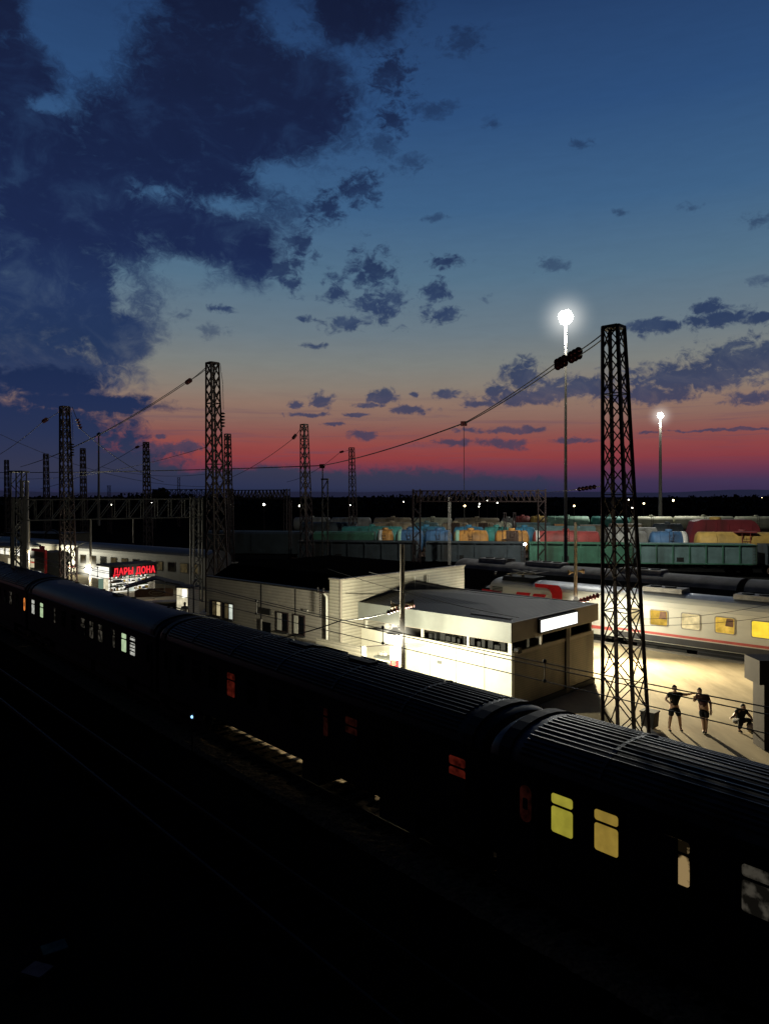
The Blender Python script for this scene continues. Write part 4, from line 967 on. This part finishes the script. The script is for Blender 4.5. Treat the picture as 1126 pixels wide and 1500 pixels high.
# ------------------------------------------------------------------ freight wagons
YX = Vector((.991,-.130,0)); YROT = math.atan2(-.130,.991); YR = -.2
def rowx(px, Y0): r = ray(px); return r*Y0/(1+.131*r)
def wheels(t, x0, x1):
    for x in (x0+1.6, x1-1.6):
        m = MB().box(x-1.2,x+1.2,.5,.7,.45,.7).box(x-1.2,x+1.2,2.3,2.5,.45,.7)
        for dx_ in (-.9,.9):
            for yy in (.6,2.2): m.lathe((x+dx_,yy,.45),[(0,0),(.45,0),(.45,.14),(0,.14)],12,'y')
        m.build('bogie', M['wagon_rust'], t)
def wagon(kind, px0, px1, Y0, col, label, group, top=None, extra=None):
    xa, xb = rowx(px0,Y0)/.991, rowx(px1,Y0)/.991; Ln = xb-xa; o = Vector((xa*.991, Y0 - .130*xa, YR))
    t = thing({'gondola':'gondola_wagon','tank':'tank_wagon','hopper':'hopper_wagon','box':'box_wagon'}[kind], label, 'freight wagon', o, YROT, group)
    m = M['wagon_'+col]
    MB().box(-.3,Ln+.3,.9,2.1,.95,1.25).build('underframe', M['wagon_rust'], t); wheels(t, 0, Ln)
    if kind == 'gondola':
        h = top or 3.55
        b = MB().box(0,Ln,0,.08,1.3,h).box(0,Ln,2.92,3.0,1.3,h).box(0,.08,.082,2.918,1.3,h).box(Ln-.08,Ln,.082,2.918,1.3,h).box(.08,Ln-.08,.082,2.918,1.26,1.36)
        b.build('body', m, t); s = MB(); n = max(3, round(Ln/2.0))
        for k in range(n+1): x = .06+(Ln-.12)*k/n; s.box(x-.07,x+.07,-.10,-.002,1.3,h-.1)
        s.box(-.04,Ln+.04,-.12,-.002,h-.10,h+.02); s.box(-.03,Ln+.03,-.08,-.002,1.22,1.36); s.build('side_rib', m if col != 'slate' else M['wagon_green'], t)
        MB().box(Ln*.32,Ln*.32+.8,-.02,-.003,1.5,2.0).build('hatch', M['black'], t)
        l = MB(); [l.bar((Ln-.5,-.16,1.4+k*.35),(Ln-.1,-.16,1.4+k*.35),.03) for k in range(6)]; l.bar((Ln-.5,-.16,1.2),(Ln-.5,-.16,h),.03).bar((Ln-.1,-.16,1.2),(Ln-.1,-.16,h),.03); l.build('ladder', M['wagon_rust'], t)
    elif kind == 'tank':
        r = 1.52; zc = top or 3.0
        MB().lathe((0,1.5,zc),[(0,-.32),(r*.55,-.26),(r*.88,-.1),(r,.08),(r,Ln-.08),(r*.88,Ln+.1),(r*.55,Ln+.26),(0,Ln+.32)],28,'x').build('barrel', m, t)
        bd = MB()
        for f in (.18,.5,.82): bd.lathe((Ln*f,1.5,zc),[(r+.003,-.06),(r+.03,-.06),(r+.03,.06),(r+.003,.06)],28,'x')
        bd.build('band', M['wagon_rust'] if extra == 'dirty' else m, t)
        if extra in ('white','mint'): MB().lathe((0,1.5,zc),[(r+.01,.05),(r+.04,.05),(r+.04,.55),(r+.01,.55)],28,'x').build('end_band', M['cap_white'] if extra == 'white' else M['wagon_mint'], t)
        if extra == 'whiteR': MB().lathe((Ln,1.5,zc),[(r+.01,-.65),(r+.04,-.65),(r+.04,-.05),(r+.01,-.05)],28,'x').build('end_band', M['cap_white'], t)
        if extra == 'dirty':
            MB().lathe((Ln*.5,1.5,zc),[(r+.008,-.8),(r+.045,-.7),(r+.045,.7),(r+.008,.8)],28,'x').build('stain_wrap', M['wagon_rust'], t)
            MB().prism([(Ln*.12,zc+.35),(Ln*.3,zc+.30),(Ln*.4,zc+.45),(Ln*.38,zc+.56),(Ln*.2,zc+.46)], -.1, .3, 'y').build('spill_stain', M['wagon_rust'], t)
        hm_ = MB().lathe((Ln*.5,1.5,zc+r-.02),[(.45,0),(.45,.28),(.36,.33),(0,.35)],14); hm_.box(Ln*.5-1.1,Ln*.5+1.1,1.1,1.9,zc+r-.02,zc+r+.03)
        hm_.build('dome_hatch', m if extra != 'redladder' else M['wagon_red'], t)
        l = MB(); lx = Ln*.5; lm = M['wagon_red'] if extra == 'redladder' else M['wagon_rust']
        w_ = .5 if extra == 'redladder' else .25
        l.bar((lx-w_,-.1,1.2),(lx-w_,.1,zc+r),.08 if w_ > .3 else .05).bar((lx+w_,-.1,1.2),(lx+w_,.1,zc+r),.08 if w_ > .3 else .05)
        for k in range(7): l.bar((lx-w_,-.08,1.3+k*.42),(lx+w_,-.08,1.3+k*.42),.05)
        if extra == 'redladder': l.box(lx-1.3,lx+1.3,-.05,.9,zc+r-.05,zc+r+.12)
        l.build('ladder', lm, t)
    elif kind == 'hopper':
        h = top or 4.8
        MB().prism([(0.0,1.4),(Ln,1.4),(Ln-.6,h-1.0),(Ln-1.2,h-.25),(Ln-1.8,h),(2.2,h),(1.2,h-.3)], 0, 3, 'y').build('body', m, t)
        s = MB(); [s.box(Ln*f-.06,Ln*f+.06,-.08,-.002,1.5,h-.5) for f in (.25,.4,.55,.7,.85)]; s.build('side_rib', m, t)
        MB().lathe((Ln*.42,1.5,h),[(.8,0),(.8,.3),(.6,.4),(0,.42)],14).build('roof_hatch', M['wagon_yellow'], t)
    else:
        h = top or 4.3
        MB().prism([(0,1.2),(0,h-.35),(.5,h-.08),(1.5,h),(2.5,h-.08),(3,h-.35),(3,1.2)], 0, Ln).build('body', m, t)
        MB().box(Ln*.45,Ln*.55,-.05,-.003,1.4,h-.5).build('door', m, t)
    return t
G1, G2, G3, G4, G5 = ['wagons in the %s row of the freight yard' % x for x in ('nearest','second','third','fourth','farthest')]
for a in (('gondola',436,610,90.8,'dark','black gondola wagon in shadow at the left of the nearest row',G1),
          ('gondola',623,769,90.8,'dark','dark slate gondola wagon in front of the orange tank wagons',G1),
          ('gondola',775,926,90.8,'green','green gondola wagon in front of the red tank wagon',G1),
          ('gondola',936,1108,90.8,'slate','grey teal gondola wagon right of the big lattice tower',G1)):
    wagon(*a)
wagon('gondola',1122,1290,90.8,'dark','dark gondola wagon cut by the right edge',G1)
wagon('box',300,452,100,'dark','black box wagon hardly visible in the dark left of the green wagon',G2)
wagon('box',459,546,100,'green','dim green box wagon left of the small orange tank',G2)
wagon('tank',553,571,100,'orange','short orange tank end beside the dim green box wagon',G2,None,'white')
wagon('tank',581,616,100,'blue','blue tank wagon behind the gantry post',G2,None,'mint')
wagon('tank',624,658,100,'blue','blue tank wagon right of the gantry post',G2)
wagon('tank',666,712,100,'orange','orange tank wagon with white banded left end',G2,None,'mint')
wagon('tank',728,772,100,'orange','stained orange tank wagon beside the red tank wagon',G2,None,'dirty')
wagon('tank',784,877,100,'red','red tank wagon with white end band behind the green gondola',G2,None,'white')
wagon('tank',905,948,100,'grey','grey tank wagon partly behind the big lattice tower',G2)
wagon('tank',958,1008,100,'blue','blue tank wagon with white right end at right',G2,None,'whiteR')
wagon('tank',1026,1160,100,'yellow','long yellow tank wagon with red ladder at the right edge',G2,None,'redladder')
wagon('tank',500,586,111,'teal','teal tank wagon behind the small orange tank',G3)
wagon('tank',596,650,111,'sky','light blue tank wagon partly hidden by the gantry post',G3)
wagon('tank',666,706,111,'sky','sky blue tank wagon behind the left orange tank wagon',G3)
wagon('tank',710,744,111,'teal','teal tank wagon behind the gap between orange tanks',G3)
wagon('tank',755,782,111,'sky','sky blue tank end left of the red tank wagon',G3)
wagon('box',800,872,111,'slate','grey blue wagon top seen over the red tank wagon',G3,4.75)
wagon('box',890,962,111,'grey','grey flat topped wagon behind the big lattice tower',G3,4.6)
wagon('hopper',1004,1118,112,'crimson','big dark red hopper wagon behind the yellow tank wagon',G3,5.75)
wagon('tank',440,520,128,'dark','dark tank wagon in the dim fourth row at left',G4)
wagon('tank',545,600,128,'tan','dim tan tank wagon above the teal tank wagon',G4)
wagon('tank',608,640,128,'slate','pale slate tank wagon behind the gantry post',G4)
wagon('tank',648,684,128,'tan','tan tank wagon above the sky blue tank wagon',G4,None,'dirty')
wagon('tank',692,722,128,'tan','tan tank wagon with dark streak above the orange wagons',G4,None,'dirty')
wagon('tank',726,748,128,'pale','pale tank wagon above the right orange tank wagon',G4)
wagon('box',756,806,128,'slate','slate wagon roof beside the dark thin posts',G4,4.6)
wagon('box',812,830,128,'orange','small orange wagon beside the bright mast pole',G4,4.4)
wagon('box',850,885,128,'tan','tan wagon with open load left of the big tower',G4,4.3)
wagon('box',895,940,128,'tan','tan low wagon seen through the big tower lattice',G4,4.5)
wagon('tank',960,1000,128,'dark','dark tank wagon left of the dark red hopper wagon',G4)
for i, (a, b_, c, l) in enumerate(((430,480,'grey','far grey wagon at the left of the lit distant row'),(485,540,'grey','far grey wagon right of another far grey wagon'),(548,600,'tan','far tan wagon under the woodland'),(606,660,'pale','far pale tank wagon near the gantry post'),(666,730,'tan','far tan tank wagon near the middle of the gantry'),(736,752,'grey','far grey tank wagon near the dark thin posts'))):
    wagon('tank', a, b_, 155, c, l, G5)
for a, b_, c, l in ((755,775,'red','far small red wagon under the right gantry end'),(778,798,'yellow','far small yellow wagon beside the gantry end'),(802,862,'mint','far mint green tank wagon left of the big tower'),(868,920,'teal','far teal tank wagon behind the big tower'),
                    (925,985,'pale','far pale tank wagon at the foot of the distant mast'),(990,1075,'pale','far pale tank wagon above the dark red hopper'),(1080,1140,'pale','far pale tank wagon at the right edge')):
    wagon('tank', a, b_, 185, c, l, G5, 2.6 if a < 990 else 2.7)

# ------------------------------------------------------------------ left platform: kiosk, stalls, pavilion
def text_mesh(body, size, depth):
    cu = bpy.data.curves.new('lettering', 'FONT'); cu.body = body; cu.size = size; cu.extrude = depth; cu.align_x = 'CENTER'; cu.offset = size*.028; cu.space_character = 1.08
    o = bpy.data.objects.new('tmp_text', cu); C.objects.link(o); bpy.context.view_layer.update()
    me = bpy.data.meshes.new_from_object(o.evaluated_get(bpy.context.evaluated_depsgraph_get())); bpy.data.objects.remove(o); return me
def kiosk():
    o = Vector((-23,62,0)); t = thing('kiosk', 'lit shop kiosk with red glowing letters on its dark fascia', 'kiosk', o, BROT)
    w, d = 4.15, 2.1
    MB().box(-d,-d+.1,.1,w-.1,0,3.0).build('back_wall', M['panel_white'], t)
    MB().box(-d+.1,0,w-.1,w,0,3.0).build('far_wall', M['siding_shaded'], t)
    MB().box(-d,.0,0,.1,0,.9).build('side_wall', M['panel_white'], t)
    MB().box(-d-.1,.35,-.12,w+.12,3.05,3.2).build('roof', M['under'], t)
    fs = MB().box(0.05,.16,-.1,w+.1,2.2,3.04).build('fascia', M['under'], t)
    me = text_mesh('ДАРЫ ДОНА', .80, .03); me.materials.clear(); me.materials.append(M['sign_red'])
    lo = bpy.data.objects.new('lettering', me); C.objects.link(lo); lo.parent = fs; lo.rotation_euler = (R(90),0,R(90)); lo.location = (.21, w/2+.05, 2.33)
    xs = [v.co.x for v in me.vertices]; sc_ = 3.85/(max(xs)-min(xs)); lo.scale = (sc_,1.0,1)
    MB().box(.0,.08,.05,w-.05,0,.75).build('counter_front', M['fascia_dim'], t)
    bk = MB().box(-.9,-.86,.15,w-.15,.76,2.2).build('display_back', M['kiosk_light'], t)
    rn = random.Random(5)
    cols = [mat('goods_%d' % k, c, .5, .1) for k, c in enumerate(((.5,.05,.04),(.6,.4,.05),(.05,.2,.1),(.02,.02,.02),(.5,.5,.45),(.05,.1,.3),(.25,.12,.04)))]
    for z in (.95,1.3,1.65,1.95):
        s = MB().box(-.85,-.3,.15,w-.15,z-.03,z).build('shelf', M['trim_white'], t)
        for k in range(11):
            y = .25+k*.33; hh = rn.uniform(.12,.26); x = rn.uniform(-.75,-.5)
            MB().box(x,x+.14,y,y+rn.uniform(.12,.28),z+.002,z+hh).build('goods', rn.choice(cols), s)
    q = MB(); [q.box(.0,.06,y-.04,y+.04,.752,2.2) for y in (.05,1.6,2.35,w-.06)]; q.box(.005,.055,.1,w-.1,1.45,1.5); q.build('window_frame', M['trim_white'], t)
    MB().box(-.05,-.03,1.65,2.2,.85,1.35).build('price_screen', M['win_cool'], t)
    q = MB(); rn = random.Random(8)
    for k in range(12): y = rn.uniform(.3,1.6); z = rn.uniform(1.2,1.9); q.box(.065,.09,y-.35,y+.35,z-.03,z+.05)
    q.build('hanging_fish', M['under'], t)
    dr = MB().box(-1.0,-.25,-.04,-.002,.0,2.1).build('door', M['door_light'], t); MB().box(-1.95,-1.15,-.04,-.002,.9,2.0).build('side_window', M['kiosk_green'], t)
    aw = MB(); vs = []
    for k in range(7):
        a = R(90*k/6); vs += [(-1.9,-.9*math.sin(a),2.15+.85*math.cos(a)),(-.02,-.9*math.sin(a),2.15+.85*math.cos(a))]
    aw.add(vs, [(2*k,2*k+1,2*k+3,2*k+2) for k in range(6)], True); aw.poly([(-.02,0,2.15)]+[vs[2*k+1] for k in range(7)]); aw.build('awning', M['kiosk_light'], t)  # awning glows by itself, light falling on it put into the material
    light('kiosk_lamp', (.9,w/2,2.1), 60, (1,.95,.8), .2, t)
kiosk()
def stall():
    p = at(228, 880, 57); t = thing('market_stall', 'dim stall with dark tent roof and brown banner beside the lit kiosk', 'stall', (p.x,p.y,0), BROT+R(60))
    MB().prism([(-2.2,2.1),(0,2.75),(2.2,2.1),(2.2,2.0),(0,2.62),(-2.2,2.0)], -.8, 1.4, 'y').build('tent_roof', M['under'], t)
    MB().prism([(-1.5,1.35),(1.3,1.35),(1.3,1.9),(1.0,2.0),(-1.2,2.0),(-1.5,1.85)], -.86,-.82,'y').build('banner', M['brown_banner'], t)
    q = MB(); n = 24; vs = []
    for k in range(n):
        a = 2*math.pi*k/n; vs += [(.62*math.cos(a)+.1,-.875,1.68+.23*math.sin(a)),(.52*math.cos(a)+.1,-.875,1.68+.17*math.sin(a))]
    q.add(vs,[(2*k,2*k+1,(2*k+3)%(2*n),(2*k+2)%(2*n)) for k in range(n)]); q.box(-.25,.45,-.88,-.872,1.63,1.73); q.build('oval_emblem', M['banner_cream'], t)
    for x in (-2.0,2.0):
        for y in (-.7,1.3): MB().bar((x,y,0),(x,y,2.1),.06).build('pole', M['steel_grey'], t)
    MB().box(-1.6,1.6,-.6,.6,.8,.9).build('counter', M['fascia_dim'], t); MB().box(-1.5,1.5,-.5,.5,0,.798).build('counter_base', M['under'], t)
stall()
def doorway():
    p = at(269, 890, 51.5); t = thing('entrance_booth', 'narrow booth with white lit sign above a bright doorway', 'booth', (p.x,p.y,0), R(-20))
    MB().box(-.55,-.4,0,1.2,0,2.6).build('side_wall', M['door_light'], t); MB().box(.34,.45,0,1.2,0,2.6).build('side_wall', M['siding_shaded'], t)
    MB().box(-.39,.33,1.1,1.2,0,2.5).build('back_wall', M['interior'], t); MB().box(-.62,.5,-.1,1.25,2.61,2.72).build('roof', M['under'], t)
    MB().box(-.05,.28,-.09,-.03,zat(875,51.5),zat(863,51.5)).build('lit_sign', M['sign_white'], t); MB().box(.12,.32,1.05,1.098,.2,1.7).build('lit_door', M['door_light'], t)
    t = thing('downpipe_post', 'slim grey post with bent top beside the lit doorway', 'post', (ray(284)*50,50,0))
    z = zat(850,50); MB().path([(0,0,0),(0,0,z-.25),(.03,0,z-.1),(.12,0,z),(.25,0,z+.02)],.07,8).build('pipe', M['steel_light'], t); MB().box(-.15,.15,-.15,.15,0,.08).build('base', M['concrete'], t)
doorway()
def pavilion():
    o = at(67, 842, 74); t = thing('red_framed_kiosk', 'dark kiosk with glossy red frame and white lit window at left', 'kiosk', (o.x,o.y,0), BROT)
    z1 = zat(804,74)
    MB().box(-3.0,-.1,.1,2.4,0,z1-.4).build('body', M['under'], t)
    q = MB().box(-.1,.1,-.1,.12,0,z1-.35).box(-3.2,.12,-.12,.12,z1-.34,z1-.1).box(-1.1,.13,-.16,-.122,z1-.08,z1+.28); q.build('red_frame', M['red_paint'], t)
    MB().box(-2.9,-.15,-.02,.09,.2,1.3).build('white_window', M['kiosk_light'], t); MB().box(-.9,-.2,-.06,-.025,.2,1.6).build('grey_door', M['grey_coach'], t)
    t = thing('lit_pavilion', 'pale pavilion with bright windows at the extreme left edge', 'pavilion', (ray(22)*88,88,0), LROT)
    MB().box(-5,1.8,0,.2,0,2.9).build('wall', M['fascia_dim'], t)
    for x in (-4.2,-2.9,-1.6,-.3,.9): f = MB().box(x-.45,x+.45,-.06,-.002,1.9,2.7).build('window', M['trim_white'], t); MB().box(x-.4,x+.4,-.075,-.061,1.95,2.65).build('pane', M['kiosk_light'], f)
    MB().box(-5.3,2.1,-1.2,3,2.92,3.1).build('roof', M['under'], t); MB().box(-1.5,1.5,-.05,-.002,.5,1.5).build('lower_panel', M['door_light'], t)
    t = thing('arched_hall', 'dim station hall with a pale round arch above the left platform', 'building', (ray(75)*112,112,0), LROT+R(20))
    rr = 1.6; zc = zat(792,112)
    MB().box(-9,2.2,.3,6,0,zc+.9).build('wall', M['interior'], t)
    q = MB(); n = 16
    for k in range(n):
        a0, a1 = R(180*k/n), R(180*(k+1)/n); q.bar((rr*math.cos(a0),.2,zc+rr*math.sin(a0)),(rr*math.cos(a1),.2,zc+rr*math.sin(a1)),.2,.16)
    q.bar((-rr,.2,0),(-rr,.2,zc),.2,.16).bar((rr,.2,0),(rr,.2,zc),.2,.16); q.build('arch_frame', M['grey_coach'], t)
    MB().box(-9.2,2.4,.2,6.2,zc+.9,zc+1.05).build('roof', M['under'], t)
pavilion()

# ------------------------------------------------------------------ right platform furniture
p = at(951, 1066, 28.9); t = thing('litter_bin', 'dark square litter bin at the foot of the big lattice tower', 'bin', (p.x,p.y,0), BROT)
MB().prism([(-.24,.06),(.24,.06),(.28,.62),(-.28,.62)], -.24, .24, 'y').build('bin_body', M['black'], t); MB().box(-.3,.3,-.27,.27,.622,.68).build('rim', M['under'], t); MB().box(-.15,.15,-.15,.15,0,.058).build('foot', M['under'], t)
t = thing('brick_pillar', 'brown pillar with wider cap at the right edge of the platform', 'pillar', (ray(1126)*26.6,26.6,0), BROT+R(43))
MB().box(-.34,.6,-.3,.5,0,zat(999,26.6)-.002).build('shaft', M['brown_post'], t); MB().box(-.58,.85,-.45,.65,zat(999,26.6),zat(964,26.6)).build('cap', M['brown_post'], t)

# ------------------------------------------------------------------ people
def skin_obj(name, pts, edges, m, parent, sub=1, root=0):
    me = bpy.data.meshes.new(name); me.from_pydata([p[0] for p in pts], edges, []); o = bpy.data.objects.new(name, me); C.objects.link(o)
    md = o.modifiers.new('skin', 'SKIN'); md.use_smooth_shade = True
    for i, v in enumerate(me.skin_vertices[0].data): r = pts[i][1]; r = (r[0]*1.12, r[1]*1.15) if isinstance(r, tuple) else (r*1.22 if r > .03 else r); v.radius = (r, r) if not isinstance(r, tuple) else r; v.use_root = (i == root)
    s = o.modifiers.new('sub', 'SUBSURF'); s.levels = sub; s.render_levels = sub
    bpy.context.view_layer.update()
    me2 = bpy.data.meshes.new_from_object(o.evaluated_get(bpy.context.evaluated_depsgraph_get())); me2.name = name
    bpy.data.objects.remove(o); me2.materials.clear(); me2.materials.append(m)
    for p in me2.polygons: p.use_smooth = True
    o = bpy.data.objects.new(name, me2); C.objects.link(o); o.parent = parent; return o
def person(loc, rz, label, J, top='cloth_black', bottom='cloth_black', hair='hair', sleeve=True, scale=1.0, legskin=True):
    """J: joint dict in metres; figure faces local -y"""
    t = thing('person', label, 'person', loc, rz); t.scale = (scale,)*3
    pts = []; ed = []; idx = {}
    def P(k, co, r): idx[k] = len(pts); pts.append((co, r))
    def E(a, b): ed.append((idx[a], idx[b]))
    V = Vector
    P('pelvis', J['pelvis'], (.145,.11)); P('waist', V(J['pelvis']).lerp(V(J['chest']),.45), (.125,.095)); P('chest', J['chest'], (.155,.11)); P('neck', J['neck'], .058); P('headb', V(J['neck']).lerp(V(J['head']),.6), .062)
    E('pelvis','waist'); E('waist','chest'); E('chest','neck'); E('neck','headb')
    for s in 'LR':
        P('sh'+s, J['sh'+s], .062); P('el'+s, J['el'+s], .045); P('wr'+s, J['wr'+s], .030)
        E('chest','sh'+s); E('sh'+s,'el'+s); E('el'+s,'wr'+s)
        d = (V(J['wr'+s])-V(J['el'+s])).normalized(); P('pm'+s, V(J['wr'+s])+d*.06, (.042,.024)); E('wr'+s,'pm'+s)
        side = d.cross(V((0,1,0.2))).normalized()
        for k in range(4):
            off = side*(.028-.019*k); L_ = (.07,.085,.08,.06)[k]; a = V(J['wr'+s])+d*.09+off; b_ = a+d*L_*.55+V((0,-.012,0)); c = b_+d*L_*.4+V((0,-.03,-.01))
            P(f'f{k}a{s}', a, .011); P(f'f{k}b{s}', b_, .0095); P(f'f{k}c{s}', c, .008); E('pm'+s,f'f{k}a{s}'); E(f'f{k}a{s}',f'f{k}b{s}'); E(f'f{k}b{s}',f'f{k}c{s}')
        a = V(J['wr'+s])+d*.035+side*.045; P('t1'+s, a, .013); P('t2'+s, a+d*.045+side*.02+V((0,-.02,0)), .010); E('wr'+s,'t1'+s); E('t1'+s,'t2'+s)
        P('hip'+s, J['hip'+s], .088); P('kn'+s, J['kn'+s], .058); P('cf'+s, V(J['kn'+s]).lerp(V(J['an'+s]),.3)+V((0,.012,0)), .056); P('an'+s, J['an'+s], .038)
        E('pelvis','hip'+s); E('hip'+s,'kn'+s); E('kn'+s,'cf'+s); E('cf'+s,'an'+s)
        f = V(J.get('toe'+s, V(J['an'+s])+V((0,-.16,-.05)))); P('toe'+s, f, .035); E('an'+s,'toe'+s)
    skin_obj('body', pts, ed, M['skin'], t)
    h = V(J['head']); hm_ = MB(); hm_.ball((0,0,0),.1,.80,.98,1.16,16,12); hm_.ball((0,-.035,-.065),.07,.8,.85,.8); hm_.add([(-.014,-.095,-.02),(.014,-.095,-.02),(0,-.12,-.028),(0,-.09,.025)],[(0,1,2),(0,2,3),(1,3,2)])
    for sx in (-1,1): hm_.ball((sx*.082,.005,-.01),.022,.5,.9,1.4,8,6)
    hd = hm_.build('head', M['skin'], t, tuple(h))
    fe = MB(); [fe.ball((sx*.032,-.088,.008),.011,1.2,.6,.7,8,6) for sx in (-1,1)]; fe.ball((0,-.093,-.062),.02,1.2,.3,.3,8,6); fe.build('eyes_and_mouth', M['hair'], hd)
    hr = MB(); hr.ball((0,.012,.022),.108,.82,.98,1.08,14,10); v2 = []
    hr.v = [(x,max(y,-.07) if z > .03 else max(y,.0),max(z,-.05)) for x,y,z in hr.v]; hr.build('hair', M[hair], hd)
    # clothing follows the body
    sp = [(J['pelvis'],(.165,.13)),(V(J['pelvis']).lerp(V(J['chest']),.5),(.15,.12)),(J['chest'],(.178,.135)),(V(J['chest']).lerp(V(J['neck']),.7),(.085,.075))]; se = [(0,1),(1,2),(2,3)]
    for s in 'LR':
        k = len(sp); sp += [(J['sh'+s],.083),(V(J['sh'+s]).lerp(V(J['el'+s]),.62),.072)]; se += [(2,k),(k,k+1)]
    skin_obj('shirt', sp, se, M[top], t)
    sp = [(V(J['pelvis'])+V((0,0,.05)),(.160,.125)),(V(J['pelvis'])-V((0,0,.04)),(.165,.13))]; se = [(0,1)]
    for s in 'LR':
        k = len(sp); e_ = .82 if legskin else 1; sp += [(J['hip'+s],.112),(V(J['hip'+s]).lerp(V(J['kn'+s]),e_),.092)]; se += [(1,k),(k,k+1)]
        if not legskin: sp += [(V(J['kn'+s]).lerp(V(J['an'+s]),.92),.066)]; se += [(k+1,k+2)]
    skin_obj('trousers' if not legskin else 'shorts', sp, se, M[bottom], t)
    for s in 'LR':
        a = V(J['an'+s]); f = V(J.get('toe'+s, a+V((0,-.16,-.05)))); q = MB(); c = a.lerp(f,.45); dd = (f-a); ang = math.atan2(dd.x,-dd.y)
        q.ball((0,0,0),.1,.46,1.35,.42,12,8); q.v = [(x,y,max(z,-.035)) for x,y,z in q.v]; so = q.build('shoe', M['cloth_black'], t, (c.x,c.y,max(.036,c.z-.02))); so.rotation_euler = (0,0,ang)
    return t
stand = dict(pelvis=(0,0,.95), chest=(0,.0,1.30), neck=(0,0,1.50), head=(0,-.02,1.645), shL=(.19,0,1.42), shR=(-.19,0,1.42), elL=(.26,.02,1.14), elR=(-.26,.02,1.14), wrL=(.27,-.08,.90), wrR=(-.27,-.08,.90),
             hipL=(.095,0,.88), hipR=(-.095,0,.88), knL=(.12,-.02,.49), knR=(-.12,-.02,.49), anL=(.14,.02,.09), anR=(-.14,.02,.09))
p = at(987, 1071, 28.5)
J1 = dict(stand); J1.update(elL=(.46,.0,1.40), wrL=(.66,-.10,1.47), elR=(-.34,.04,1.22), wrR=(-.22,-.16,1.10), knL=(.20,-.02,.49), anL=(.25,.02,.09), knR=(-.16,-.02,.49), anR=(-.19,.02,.09))
person((p.x,p.y,0), 0, 'person in black t-shirt and shorts holding one arm out on the platform', J1, 'cloth_black', 'cloth_black')
p = at(1030, 1074, 28.3)
J2 = dict(stand); J2.update(chest=(-.05,-.05,1.28), neck=(-.10,-.08,1.46), head=(-.14,-.12,1.60), shL=(.13,-.02,1.40), shR=(-.23,-.06,1.40), elR=(-.34,-.12,1.18), wrR=(-.30,-.28,1.36), elL=(.24,.03,1.13), wrL=(.25,-.06,.90), knL=(.09,-.03,.49), anL=(.08,.02,.09), knR=(-.02,-.06,.50), anR=(.0,-.0,.09))
person((p.x,p.y,0), R(-28), 'person in dark maroon top with bare legs leaning toward the other', J2, 'cloth_maroon', 'cloth_black')
p = at(1083, 1068, 28.6)
J3 = dict(pelvis=(0,.1,.36), chest=(0,-.05,.66), neck=(0,-.12,.82), head=(0,-.18,.94), shL=(.19,-.06,.76), shR=(-.19,-.06,.76), elL=(.34,-.16,.55), elR=(-.38,-.12,.60), wrL=(.28,-.36,.44), wrR=(-.58,-.22,.60),
          hipL=(.1,.1,.34), hipR=(-.1,.1,.34), knL=(.20,-.32,.48), knR=(-.20,-.32,.48), anL=(.2,-.18,.09), anR=(-.2,-.18,.09))
person((p.x,p.y,0), R(15), 'person in black crouching on the platform near the pillar', J3, 'cloth_black', 'cloth_black', legskin=False)
p = at(1103, 1075, 28.2); t = thing('travel_bag', 'pale travel bag with dark strap beside the crouching person', 'bag', (p.x,p.y,0), R(20))
q = MB().ball((0,0,.20),.2,1.5,.9,1.0,14,10); q.v = [(x,y,max(z,.01)) for x,y,z in q.v]; q.build('bag_body', M['cloth_white'], t); MB().path([(-.2,0,.34),(-.12,-.02,.48),(.1,-.02,.48),(.2,0,.34)],.02).build('strap', M['cloth_black'], t)
MB().box(-.28,.28,-.19,-.15,.06,.2).build('front_pocket', M['cloth_black'], t)
p = at(271, 899, 50.6); person((p.x,p.y,0), R(10), 'small standing person lit from the bright doorway at left', stand, 'cloth_white', 'cloth_black', legskin=False)

# ------------------------------------------------------------------ foreground oddments near the tracks
p = at(282, 1050, 28.6); t = thing('shunting_signal', 'low ground signal with small blue light beside the foreground train', 'signal', (p.x,p.y,-.83), TROT)
z = p.z+.83; MB().tube((0,0,0),(0,0,z-.12),.04).build('stem', M['under'], t); MB().box(-.12,.12,.0,.2,z-.12,z+.14).build('head', M['under'], t); MB().ball((0,-.01,z),.06).build('lens', M['signal_blue'], t)
for (px, py), rz, mt, lab in (((80,1392),R(35),'teal','dim teal board lying on the dark ground at lower left'),((55,1425),R(-20),'slate','dim violet grey board lying lowest at the bottom left')):
    Y = (CAMZ+.83)/((py-HY)/F); p = at(px,py,Y); o = MB().prism(rect(-.25,.25,-.2,.2,.03), 0, .03, 'z').build('board', M['board_'+mt], None, (p.x,p.y,-.78)); o.rotation_euler = (0,0,rz); tag(o, lab, 'board')
